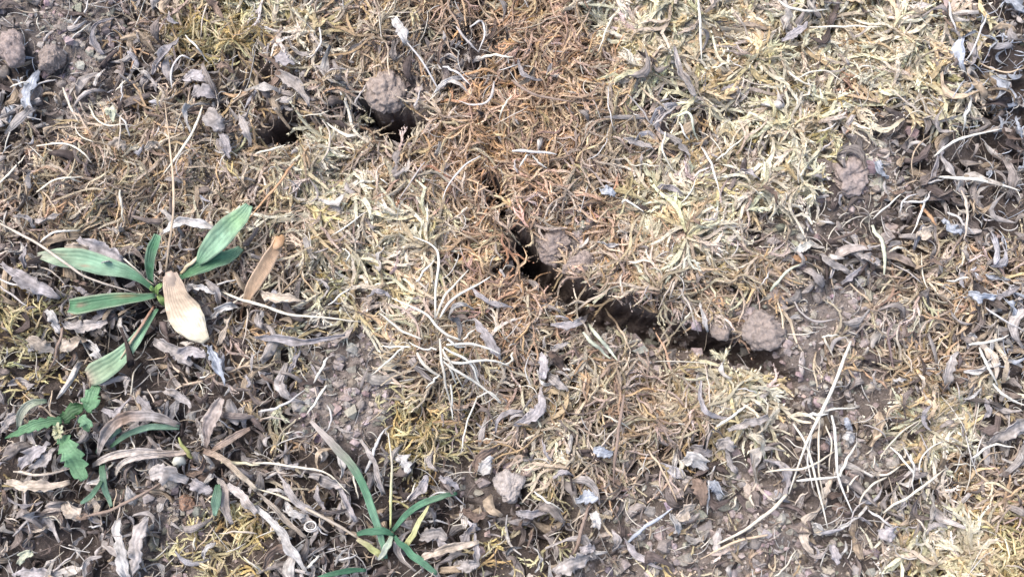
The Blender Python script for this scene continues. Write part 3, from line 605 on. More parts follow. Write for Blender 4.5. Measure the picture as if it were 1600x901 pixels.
# ---- winged seeds
def winged_seed(label, pts, hw, cols, nut, nhw, lift, **k):
    m = mid(pts); t = thing('winged_seed', label, 'seed', root(m[0], m[1]), 'maple seeds')
    leaf_part(t, 'seed_wing', pts, hw, cols, lift, 26, 9, M_SEED, th=0.00035, stiff=1.0, **k)
    P = lay(nut, 12, lift + 0.0008, 1.0); put('seed_case', tube(P, hwm(nhw, 12), [cols[0], cols[0], cols[1]], 10, 0.5, nseed(), 0.05), M_SEED, t)
winged_seed('pale cream winged seed lying across the centre of the broad green plant', [(266, 428, 9), (274, 460, 10), (286, 488, 9), (302, 512, 8), (322, 533, 5)], [11, 16, 20, 25, 24, 17, 6],
            [(0.36, 0.28, 0.22), (0.46, 0.35, 0.25), (0.58, 0.45, 0.32), (0.64, 0.56, 0.41), (0.70, 0.63, 0.48), (0.66, 0.57, 0.40)], [(264, 424, 8), (269, 445, 8.5), (277, 468, 8)], [5, 11, 12.5, 11, 4], 0.0015, fold=0.12, ruffle=0.10, spots=[(0.72, 0.2, 0.08, (0.5, 0.4, 0.28))])
winged_seed('narrow rust tan winged seed standing on edge beside the broad green plant', [(438, 372, 4), (427, 395, 5), (412, 420, 6), (396, 446, 6), (381, 478, 3)], [7, 9, 11, 11, 9, 3],
            [(0.42, 0.25, 0.13), (0.47, 0.31, 0.19), (0.52, 0.35, 0.22), (0.54, 0.37, 0.235), (0.50, 0.32, 0.19)], [(440, 367, 4), (436, 378, 4.5), (430, 390, 5)], [3, 7, 8, 6, 3], 0.0015, twist=0.5, curl=0.35, ruffle=0.08, rim=(0.62, 0.47, 0.33))

# ---- the toothed weed
def toothed_weed():
    t = thing('toothed_weed', 'small weed with toothed dark green leaves at the left edge', 'plant', root(92, 668))
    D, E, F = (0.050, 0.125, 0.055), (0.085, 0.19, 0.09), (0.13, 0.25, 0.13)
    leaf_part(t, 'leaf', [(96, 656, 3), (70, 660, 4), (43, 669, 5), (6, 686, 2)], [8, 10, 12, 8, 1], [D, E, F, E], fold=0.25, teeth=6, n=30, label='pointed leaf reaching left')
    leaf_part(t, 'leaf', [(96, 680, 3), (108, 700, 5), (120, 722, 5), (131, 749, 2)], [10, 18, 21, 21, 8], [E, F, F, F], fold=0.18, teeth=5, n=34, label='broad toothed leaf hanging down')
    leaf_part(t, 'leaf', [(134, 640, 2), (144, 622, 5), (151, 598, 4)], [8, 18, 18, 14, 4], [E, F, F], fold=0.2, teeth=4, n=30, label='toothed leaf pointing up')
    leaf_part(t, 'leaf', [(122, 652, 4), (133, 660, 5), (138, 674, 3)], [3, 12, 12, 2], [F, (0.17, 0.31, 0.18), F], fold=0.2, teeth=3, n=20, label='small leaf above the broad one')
    leaf_part(t, 'leaf', [(98, 655, 2), (112, 642, 2), (132, 632, 1)], [12, 16, 15, 6], [(0.045, 0.105, 0.04), (0.05, 0.12, 0.045)], ruffle=0.3, teeth=3, n=16, label='dark leaf in the middle')
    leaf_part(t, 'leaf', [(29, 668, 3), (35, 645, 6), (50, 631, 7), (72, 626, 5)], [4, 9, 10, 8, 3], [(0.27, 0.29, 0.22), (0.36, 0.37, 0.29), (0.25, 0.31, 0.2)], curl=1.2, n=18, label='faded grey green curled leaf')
    for k in range(7):
        a = k * 0.95; x, y = 90 + 9 * math.cos(a), 674 + 14 * math.sin(a)
        leaf_part(t, 'bud_scale', [(90, 674, 5), (x, y, 7)], [2, 4, 2], [(0.42, 0.42, 0.22), (0.55, 0.54, 0.36)], n=7, nu=5, curl=0.6)
toothed_weed()

# ---- the withered rosette with thin green leaves
def withered():
    t = thing('withered_plant', 'withered rosette of limp brown ribbons with thin dark green leaves', 'plant', root(312, 704))
    g = (0.065, 0.135, 0.075), (0.13, 0.22, 0.15), (0.17, 0.27, 0.19)
    leaf_part(t, 'green_leaf', [(280, 667, 4), (235, 667, 6), (200, 678, 6), (172, 698, 3)], [4, 6, 6, 5, 3], [g[2], g[2], g[1], g[0]], curl=0.8, n=24, nu=5, label='thin arched green leaf')
    leaf_part(t, 'green_leaf', [(152, 708, 2), (160, 690, 4), (172, 678, 5), (188, 672, 4)], [4, 7, 7, 4], [g[1], g[2], g[1]], curl=0.6, n=16, nu=5)
    leaf_part(t, 'green_leaf', [(161, 722, 3), (163, 752, 4), (174, 791, 2)], [5, 7, 6, 3], [g[0], g[1], g[2]], curl=0.8, n=20, nu=5, label='green strip hanging down')
    leaf_part(t, 'green_leaf', [(126, 786, 1), (143, 774, 3), (160, 750, 4)], [2, 5, 5, 3], [g[1], g[0]], curl=0.8, n=14, nu=5)
    leaf_part(t, 'green_leaf', [(341, 756, 3), (339, 778, 4), (334, 803, 1)], [4, 8, 9, 3], [g[0], g[1], g[2]], fold=0.3, n=16, nu=7)
    b, d, gr, pl = COLS['brown'], COLS['dark brown'], COLS['grey'], COLS['pale']
    for pts, hw, cols in (([(152, 710, 3), (165, 680, 7), (185, 660, 9), (210, 649, 9), (245, 651, 7), (282, 664, 3)], [3, 8, 10, 9, 7, 3], [gr, (.33, .28, .25), b, gr, (.33, .28, .25)]),
                          ([(144, 728, 2), (168, 716, 4), (205, 706, 5), (245, 707, 5), (290, 708, 3)], [3, 6, 6, 5, 4], [gr, (.45, .39, .34), gr, b]),
                          ([(180, 742, 1), (190, 725, 4), (215, 714, 5), (255, 711, 4), (300, 706, 3)], [2, 4, 5, 4, 3], [(.5, .44, .36), gr, (.42, .34, .27)]),
                          ([(318, 704, 3), (345, 714, 5), (372, 738, 5), (400, 764, 3)], [4, 5, 4, 3], [b, (.45, .36, .27), (.52, .45, .35)]),
                          ([(322, 700, 3), (326, 672, 5), (332, 650, 6), (346, 622, 4)], [3, 7, 12, 12, 5], [(.3, .24, .21), (.36, .3, .27), (.42, .36, .32)]),
                          ([(330, 705, 2), (358, 688, 4), (390, 668, 2)], [3, 6, 6, 3], [b, (.3, .24, .2), b]),
                          ([(338, 748, 2), (352, 762, 3), (352, 790, 3), (362, 818, 1)], [3, 6, 7, 3], [gr, (.35, .29, .25), gr]),
                          ([(356, 756, 3), (378, 774, 4), (402, 800, 2)], [3, 7, 7, 4], [gr, (.46, .41, .37), gr])):
        leaf_part(t, 'withered_leaf', pts, hw, cols, 0.002, 22, 7, M_DEAD, curl=0.9, ruffle=0.35, jag=0.10)
    blade_part(t, 'leaf_stalk', [(345, 721, 4), (372, 722, 5), (405, 727, 4)], 4, [(.55, .47, .28), (.66, .6, .42)])
    blade_part(t, 'flower_stalk', [(300, 716, 3), (290, 700, 6), (277, 684, 7)], 5, [(.24, .22, .08), (.33, .34, .13)])
    P = lay([(272, 716, 3), (280, 719, 4), (288, 722, 3)], 10, 0.003); put('flower_bud', tube(P, hwm([3, 8, 9, 7, 2], 10), [(.42, .42, .34), (.52, .51, .44), (.40, .36, .29)], 9, 0.8, nseed(), 0.14), M_SEED, t)
withered()

# ---- the narrow green tuft
def narrow_tuft():
    t = thing('narrow_leaf_tuft', 'tuft of narrow green leaves with grey dead tips at the bottom edge', 'plant', root(612, 836))
    a, b, c = (0.055, 0.145, 0.080), (0.10, 0.225, 0.130), (0.18, 0.32, 0.205)
    gr = (.34, .30, .27)
    leaf_part(t, 'leaf', [(602, 872, 2), (594, 830, 5), (576, 778, 7), (549, 726, 7), (520, 694, 6), (486, 656, 2)], [4, 7, 8, 8, 9, 8, 3], [c, c, c, b, (.26, .27, .21), gr, (.40, .35, .32)], fold=0.3, ruffle=0.2, jag=0.05, n=30, label='broadest leaf with a long withered grey tip')
    leaf_part(t, 'leaf', [(614, 830, 3), (632, 806, 5), (658, 787, 6), (690, 775, 5), (714, 768, 2)], [4, 6, 7, 6, 3], [a, b, b, (.14, .22, .14), a], fold=0.3, n=24)
    leaf_part(t, 'leaf', [(558, 832, 5), (580, 829, 6), (600, 831, 6), (615, 836, 4)], [4, 8, 8, 4], [a, b, a], curl=0.5, n=16, label='short dark leaf crossing the base')
    leaf_part(t, 'leaf', [(616, 838, 4), (634, 856, 5), (656, 876, 5), (684, 896, 2)], [4, 7, 8, 4], [a, b, c], fold=0.3, n=20)
    leaf_part(t, 'leaf', [(612, 838, 5), (604, 856, 6), (590, 874, 4)], [4, 7, 6, 2], [(.3, .36, .26), (.38, .42, .33), (.42, .42, .36)], fold=0.3, n=14, label='faded grey green leaf')
    leaf_part(t, 'leaf', [(498, 901, 2), (530, 893, 4), (572, 888, 2)], [2, 5, 6, 3], [b, a, b], fold=0.3, n=16)
    yl = (.52, .52, .22), (.60, .58, .30)
    leaf_part(t, 'yellow_leaf', [(634, 852, 3), (650, 825, 5), (671, 787, 4)], [6, 6, 5, 2], [yl[0], yl[1], yl[1]], fold=0.3, n=16, nu=5)
    leaf_part(t, 'yellow_leaf', [(602, 872, 2), (582, 857, 4), (558, 840, 4)], [7, 7, 6, 4], [yl[1], yl[0], (.42, .37, .24)], fold=0.3, n=14, nu=5)
    blade_part(t, 'dry_stalk', [(558, 840, 4), (520, 816, 5), (458, 784, 4), (400, 762, 2)], 3.6, [(.42, .35, .26), (.38, .32, .26), (.5, .43, .33), (.66, .6, .44)])
    blade_part(t, 'dry_stalk', [(611, 824, 4), (611, 780, 8), (612, 730, 9), (607, 676, 7)], 3.2, [yl[0], yl[1], (.55, .48, .36), (.62, .56, .46)])
narrow_tuft()

# ---- grass star and straw bundle
def tuft(name, label, px, py, blades, cols):
    t = thing(name, label, 'dry grass', root(px, py), 'dry grass tufts')
    for k, (pts, hw) in enumerate(blades): 
        c = cols[k % len(cols)]; blade_part(t, 'blade', pts, hw, [tuple(np.array(c) * 0.9), c, c, tuple(np.array(c) * 0.95)], 0.002)
tuft('dry_grass_star', 'star shaped tuft of thin white dry grass blades near the centre', 690, 535, [
    ([(680, 497, 2), (683, 433, 7), (685, 397, 6), (677, 385, 5), (645, 368, 2)], 3.0), ([(682, 497, 2), (697, 460, 6), (733, 423, 4)], 3.2), ([(685, 497, 2), (713, 463, 6), (768, 433, 4)], 3.0),
    ([(720, 533, 2), (683, 513, 5), (663, 490, 6), (612, 465, 3)], 3.3), ([(658, 532, 2), (617, 508, 4), (593, 488, 3)], 3.0), ([(640, 541, 2), (595, 540, 2)], 2.2), ([(630, 542, 3), (580, 587, 2)], 2.6),
    ([(688, 527, 4), (690, 563, 6), (697, 600, 5), (706, 640, 2)], 3.2), ([(697, 538, 4), (740, 537, 5), (782, 553, 3)], 3.0), ([(690, 557, 4), (720, 568, 5), (763, 563, 5), (795, 570, 3)], 3.2),
    ([(800, 550, 1), (797, 565, 2), (780, 570, 3)], 2.6), ([(693, 543, 4), (733, 567, 5), (751, 602, 3)], 3.0), ([(693, 563, 4), (720, 583, 5), (745, 598, 4), (782, 629, 2)], 3.2), ([(723, 533, 3), (731, 522, 4), (743, 512, 2)], 2.2),
    ([(700, 567, 4), (706, 582, 4), (712, 600, 2)], 2.6), ([(688, 585, 2), (676, 596, 3), (664, 606, 1)], 2.4), ([(653, 553, 2), (668, 575, 3), (692, 590, 2)], 4.0), ([(700, 530, 4), (715, 541, 5), (728, 541, 3)], 2.8),
    ([(684, 545, 4), (662, 545, 5), (640, 534, 3)], 2.4), ([(690, 545, 5), (702, 562, 6), (722, 605, 3)], 2.6), ([(705, 600, 2), (707, 655, 1)], 2.4), ([(746, 618, 2), (727, 672, 3), (720, 708, 1)], 2.2)],
    [(0.66, 0.62, 0.53), (0.58, 0.53, 0.44), (0.69, 0.66, 0.58)])
tuft('straw_bundle', 'loose bundle of long pale straws lying on soil at lower right', 1280, 690, [
    ([(1330, 530, 1), (1318, 562, 4), (1300, 608, 6), (1280, 650, 7), (1257, 697, 7), (1232, 770, 4)], 4.2), ([(1230, 772, 3), (1205, 797, 3), (1165, 826, 3), (1120, 850, 1)], 4.4), ([(1300, 648, 3), (1305, 690, 5), (1310, 743, 5), (1333, 803, 2)], 3.4),
    ([(1240, 662, 3), (1263, 700, 5), (1277, 760, 5), (1294, 823, 2)], 3.2), ([(1196, 737, 2), (1250, 733, 9), (1280, 720, 9), (1304, 702, 4)], 2.8), ([(1243, 750, 4), (1275, 748, 9), (1311, 744, 8)], 3.0), ([(1312, 744, 5), (1325, 716, 5), (1340, 690, 2)], 3.6),
    ([(1281, 655, 3), (1279, 700, 4), (1280, 735, 4), (1288, 782, 2)], 2.6), ([(1262, 648, 8), (1275, 648, 9), (1292, 646, 8)], 3.4), ([(1275, 648, 5), (1300, 640, 6), (1340, 637, 3)], 2.6), ([(1288, 664, 2), (1300, 690, 3), (1296, 735, 2)], 2.2),
    ([(1268, 680, 3), (1262, 720, 3), (1270, 762, 2)], 2.4), ([(1286, 526, 2), (1297, 524, 4), (1310, 524, 2)], 2.6), ([(1287, 524, 2), (1293, 540, 3), (1303, 555, 1)], 3.0)],
    [(0.66, 0.61, 0.51), (0.60, 0.53, 0.42), (0.71, 0.68, 0.61)])

# ---- single straws, stalks and twigs: pts, half width, colour, noun, own label
STRAWS = [
    ([(258, 428, 4), (267, 365, 12), (272, 300, 14), (266, 235, 10), (258, 160, 3)], 3.6, 'tan', 'stalk', 'long upright tan stalk rising from behind the broad green plant'),
    ([(317, 165, 3), (302, 205, 5), (280, 240, 5), (256, 272, 2)], 4.0, 'pale', 'straw', 'thick pale straw crossing behind the long tan stalk'),
    ([(0, 349, 2), (40, 372, 4), (95, 405, 9), (140, 435, 9), (213, 459, 4)], 3.6, 'beige', 'straw', 'long beige straw crossing over the left leaf of the broad plant'),
    ([(175, 388, 2), (205, 414, 5), (240, 447, 3)], 2.6, 'pale', 'straw', None), ([(62, 378, 2), (85, 363, 4), (126, 360, 1)], 3.0, 'white', 'straw', None), ([(187, 296, 2), (190, 320, 3), (193, 345, 1)], 3.6, 'pale', 'straw', None),
    ([(346, 456, 2), (400, 474, 5), (455, 490, 5), (562, 502, 2)], 3.8, 'pale', 'straw', 'long pale straw running right below the narrow rust winged seed'),
    ([(462, 252, 2), (430, 292, 5), (388, 342, 2)], 3.4, 'rust', 'stalk', 'rust coloured stalk above the narrow winged seed'),
    ([(97, 138, 2), (110, 165, 3), (123, 190, 1)], 3.6, 'pale', 'straw', None), ([(268, 138, 2), (269, 105, 5), (284, 88, 5), (305, 95, 2)], 3.0, 'silver', 'straw', None), ([(290, 56, 2), (310, 76, 3), (328, 99, 1)], 2.4, 'white', 'straw', None),
    ([(140, 165, 2), (148, 184, 3), (170, 196, 4), (212, 196, 2)], 2.6, 'pale', 'straw', None), ([(15, 136, 1), (35, 129, 3), (62, 127, 1)], 2.8, 'white', 'straw', None), ([(0, 286, 1), (20, 264, 2), (40, 243, 1)], 3.2, 'pale', 'straw', None),
    ([(58, 229, 1), (100, 224, 4), (125, 236, 4), (144, 254, 1)], 3.0, 'pale', 'straw', None), ([(55, 300, 1), (88, 281, 3), (132, 276, 1)], 2.8, 'pale', 'straw', None), ([(636, 66, 2), (665, 105, 4), (692, 157, 1)], 2.8, 'silver', 'straw', None),
    ([(553, 160, 2), (563, 145, 3), (575, 131, 1)], 2.6, 'grey', 'straw', None), ([(398, 241, 2), (425, 234, 4), (448, 226, 1)], 3.0, 'pale', 'straw', None),
    ([(1092, -4, 2), (1094, 45, 4), (1096, 96, 2)], 3.6, 'white', 'straw', 'upright white straw at the top edge above the pale moss'), ([(800, 236, 2), (835, 237, 4), (872, 241, 1)], 4.0, 'silver', 'straw', None), ([(812, 262, 1), (820, 246, 3), (830, 240, 2)], 2.4, 'white', 'straw', None), ([(832, 243, 3), (842, 254, 3), (856, 262, 1)], 2.8, 'white', 'straw', None),
    ([(798, 124, 2), (838, 148, 4), (892, 158, 2)], 4.0, 'brown', 'twig', None), ([(1003, 138, 2), (1025, 157, 4), (1046, 174, 2)], 3.2, 'tan', 'straw', None), ([(1020, 196, 2), (1040, 180, 5), (1062, 163, 2)], 3.6, 'grey', 'straw', None),
    ([(1057, 182, 2), (1076, 176, 4), (1083, 200, 4), (1091, 222, 1)], 3.6, 'greenish', 'grass blade', None), ([(1061, 191, 2), (1070, 208, 4), (1078, 224, 1)], 2.6, 'white', 'straw', None), ([(1095, 228, 2), (1111, 258, 4), (1126, 304, 1)], 3.2, 'white', 'straw', None), ([(1120, 250, 2), (1140, 233, 3), (1162, 213, 1)], 3.0, 'pale', 'straw', None), ([(1040, 206, 2), (1036, 236, 3), (1052, 265, 1)], 3.0, 'pale', 'straw', None),
    ([(1213, 0, 3), (1235, 12, 5), (1260, 17, 5), (1294, 15, 2)], 4.2, 'white', 'straw', 'thick white straw at the top edge right of centre'), ([(1266, 44, 2), (1320, 41, 5), (1377, 43, 1)], 3.2, 'pale', 'straw', None), ([(1483, 4, 2), (1487, 25, 3), (1494, 48, 1)], 3.6, 'silver', 'straw', None), ([(1518, 152, 2), (1510, 180, 4), (1505, 207, 1)], 4.0, 'white', 'straw', None),
    ([(1460, 243, 2), (1500, 217, 5), (1566, 202, 1)], 3.8, 'white', 'straw', None), ([(1465, 275, 2), (1530, 283, 5), (1594, 298, 2)], 4.6, 'white', 'straw', 'thick white straw near the right edge above the reddish twig'), ([(1528, 99, 2), (1570, 112, 3), (1602, 105, 1)], 2.6, 'tan', 'straw', None),
    ([(513, 478, 2), (530, 463, 3), (549, 449, 1)], 2.4, 'white', 'straw', None), ([(512, 558, 3), (502, 577, 4), (489, 599, 1)], 4.0, 'white', 'straw', None), ([(510, 600, 2), (495, 624, 4), (478, 648, 1)], 3.6, 'white', 'straw', None), ([(650, 440, 2), (662, 424, 4), (679, 405, 2)], 3.0, 'white', 'straw', None),
    ([(404, 643, 1), (440, 633, 4), (476, 609, 1)], 3.4, 'silver', 'straw', None), ([(571, 737, 1), (585, 704, 4), (600, 670, 2)], 4.2, 'silver', 'straw', None), ([(396, 724, 3), (450, 727, 4), (505, 738, 4), (545, 772, 2)], 3.0, 'pale', 'straw', None),
    ([(478, 888, 2), (488, 877, 3), (499, 866, 1)], 3.8, 'white', 'straw', None), ([(658, 814, 1), (680, 812, 3), (702, 818, 1)], 3.4, 'silver', 'straw', None), ([(20, 736, 1), (65, 741, 3), (112, 731, 1)], 3.6, 'beige', 'straw', None), ([(20, 837, 1), (42, 813, 3), (67, 788, 1)], 3.4, 'grey', 'straw', None), ([(74, 896, 1), (95, 882, 3), (117, 863, 1)], 3.0, 'grey', 'straw', None),
    ([(133, 806, 3), (170, 797, 6), (215, 775, 7), (262, 747, 3)], 4.2, 'brown', 'twig', 'long brown twig lying below the toothed green weed'), ([(976, 618, 2), (967, 670, 5), (961, 712, 5), (957, 760, 2)], 4.6, 'brown', 'twig', 'upright knotty brown twig on tan moss below the crack'), ([(940, 647, 2), (962, 656, 4), (987, 671, 1)], 2.4, 'pale', 'straw', None),
    ([(834, 767, 2), (855, 782, 4), (882, 800, 1)], 3.0, 'white', 'straw', None), ([(1013, 702, 2), (1035, 734, 4), (1059, 787, 1)], 3.0, 'tan', 'straw', None), ([(980, 846, 1), (1010, 822, 4), (1052, 793, 2)], 4.6, 'blue grey', 'twig', 'flat blue grey twig near the bottom edge right of centre'),
    ([(897, 867, 1), (912, 815, 4), (922, 785, 2)], 5.0, 'brown', 'twig', None), ([(1119, 667, 2), (1142, 650, 4), (1169, 630, 1)], 3.6, 'white', 'straw', None), ([(1108, 750, 2), (1107, 775, 3), (1105, 803, 1)], 3.0, 'silver', 'straw', None), ([(1148, 762, 1), (1150, 782, 3), (1143, 794, 1)], 3.2, 'pale', 'straw', None),
    ([(1200, 835, 1), (1150, 845, 2), (1095, 872, 1)], 3.4, 'tan', 'straw', None), ([(1391, 699, 2), (1413, 718, 4), (1425, 740, 4), (1427, 772, 1)], 3.0, 'white', 'straw', None), ([(1380, 800, 1), (1430, 768, 5), (1478, 732, 2)], 3.6, 'pale', 'straw', None), ([(1357, 796, 2), (1380, 812, 4), (1403, 831, 1)], 3.0, 'silver', 'straw', None), ([(1424, 710, 2), (1427, 724, 3), (1429, 738, 1)], 3.4, 'white', 'straw', None),
    ([(1517, 716, 2), (1547, 697, 4), (1585, 698, 1)], 3.2, 'white', 'straw', None), ([(1552, 600, 2), (1572, 620, 4), (1603, 634, 2)], 4.0, 'white', 'straw', None), ([(1446, 300, 2), (1440, 330, 4), (1424, 367, 1)], 3.2, 'white', 'straw', None), ([(1413, 317, 2), (1445, 313, 4), (1456, 298, 1)], 3.2, 'silver', 'straw', None),
    ([(1503, 298, 2), (1512, 338, 4), (1504, 375, 1)], 4.2, 'beige', 'straw', None), ([(1390, 394, 2), (1403, 386, 4), (1417, 391, 1)], 3.6, 'pale', 'straw', None), ([(1513, 538, 2), (1545, 533, 4), (1577, 524, 1)], 3.6, 'white', 'straw', None), ([(1530, 543, 2), (1543, 570, 4), (1560, 601, 1)], 4.2, 'white', 'straw', None), ([(1540, 480, 2), (1565, 498, 3), (1600, 517, 1)], 2.6, 'silver', 'straw', None),
    ([(1438, 320, 2), (1450, 335, 4), (1463, 352, 1)], 5.5, 'rust', 'twig', 'short thick reddish brown twig near the right edge'), ([(1300, 374, 2), (1325, 367, 3), (1345, 357, 1)], 4.0, 'dark brown', 'twig', None), ([(944, 480, 3), (968, 514, 6), (986, 548, 4)], 3.4, 'tan', 'straw', 'bent tan straw hanging down into the long crack'), ([(1063, 450, 3), (1080, 488, 5), (1093, 523, 3)], 2.8, 'beige', 'straw', None),
    ([(917, 504, 3), (940, 532, 5), (966, 562, 2)], 5.0, 'greenish', 'grass blade', 'right of two pale green moss shoots on the lower bank of the crack'), ([(911, 520, 3), (930, 538, 5), (954, 560, 2)], 5.0, 'greenish', 'grass blade', 'left of two pale green moss shoots on the lower bank of the crack'), ([(972, 318, 2), (980, 312, 4), (1006, 330, 1)], 3.4, 'white', 'straw', None),  # greenish blades here stand in for pale moss shoots
    ([(98, 502, 2), (94, 530, 4), (78, 578, 1)], 4.0, 'brown', 'twig', None), ([(0, 447, 2), (20, 462, 3), (42, 478, 1)], 3.0, 'grey', 'straw', None), ([(745, 620, 1), (765, 612, 2), (783, 628, 1)], 2.6, 'white', 'straw', None), ([(735, 42, 2), (752, 32, 4), (757, 55, 3), (748, 82, 1)], 3.2, 'silver', 'straw', None), ([(690, 105, 2), (712, 112, 4), (735, 132, 2)], 3.4, 'silver', 'straw', None),
    ([(772, 128, 2), (765, 155, 4), (745, 164, 4), (718, 160, 1)], 3.6, 'grey', 'straw', None), ([(713, 42, 2), (728, 62, 4), (748, 82, 2)], 3.4, 'grey', 'straw', None), ([(752, 92, 2), (775, 86, 4), (803, 90, 2)], 3.6, 'pale', 'straw', None), ([(655, 150, 2), (648, 165, 3), (660, 130, 2)], 3.0, 'grey', 'straw', None), ([(185, 236, 1), (188, 205, 5), (190, 182, 6), (206, 171, 4)], 2.4, 'beige', 'stalk', None),
    ([(600, 176, 2), (618, 190, 3), (640, 193, 2)], 2.8, 'grey', 'straw', None), ([(1540, 22, 2), (1528, 60, 4), (1508, 98, 1)], 3.0, 'silver', 'straw', None), ([(1480, 330, 2), (1500, 342, 3), (1522, 366, 1)], 3.6, 'silver', 'straw', None), ([(1203, 455, 2), (1222, 430, 4), (1250, 412, 2)], 4.2, 'greenish', 'grass blade', None), ([(1360, 352, 2), (1380, 382, 5), (1381, 428, 2)], 6.0, 'greenish', 'grass blade', 'broad pale greenish moss shoot bent downward below the flat soil patch')]  # the broad greenish blade stands in for a large moss shoot
def straw(pts, hw, cname, noun, label):
    c = np.array(COLS[cname]) * (1 + 0.06 * rng.normal(0, 1)); n = 24
    cols = [c * 0.88, c, c * 1.05, c * 0.92]
    geo = tube(lay(pts, n, 0.0015, 0.8), hwm(np.array((0.55, 1, 0.85, 0.9, 0.7, 0.25)) * hw * 0.62, n), cols, 6, 0.45, nseed(), 0.16)
    o = put(noun.replace(' ', '_'), geo, M_STRAW); m = mid(pts); grp = 'single dry straws, stalks and twigs'
    if label: tag(o, label, noun, grp)
    else:
        L = sum(math.dist(p[:2], q[:2]) for p, q in zip(pts, pts[1:])); w_ = ('thick' if hw >= 3.8 else 'thin')
        auto(o, m[0], m[1], f"{'short' if L < 60 else 'long' if L > 105 else 'medium'} {w_} {cname} {noun}", noun, grp, slope(pts))
for a in STRAWS: straw(*a)

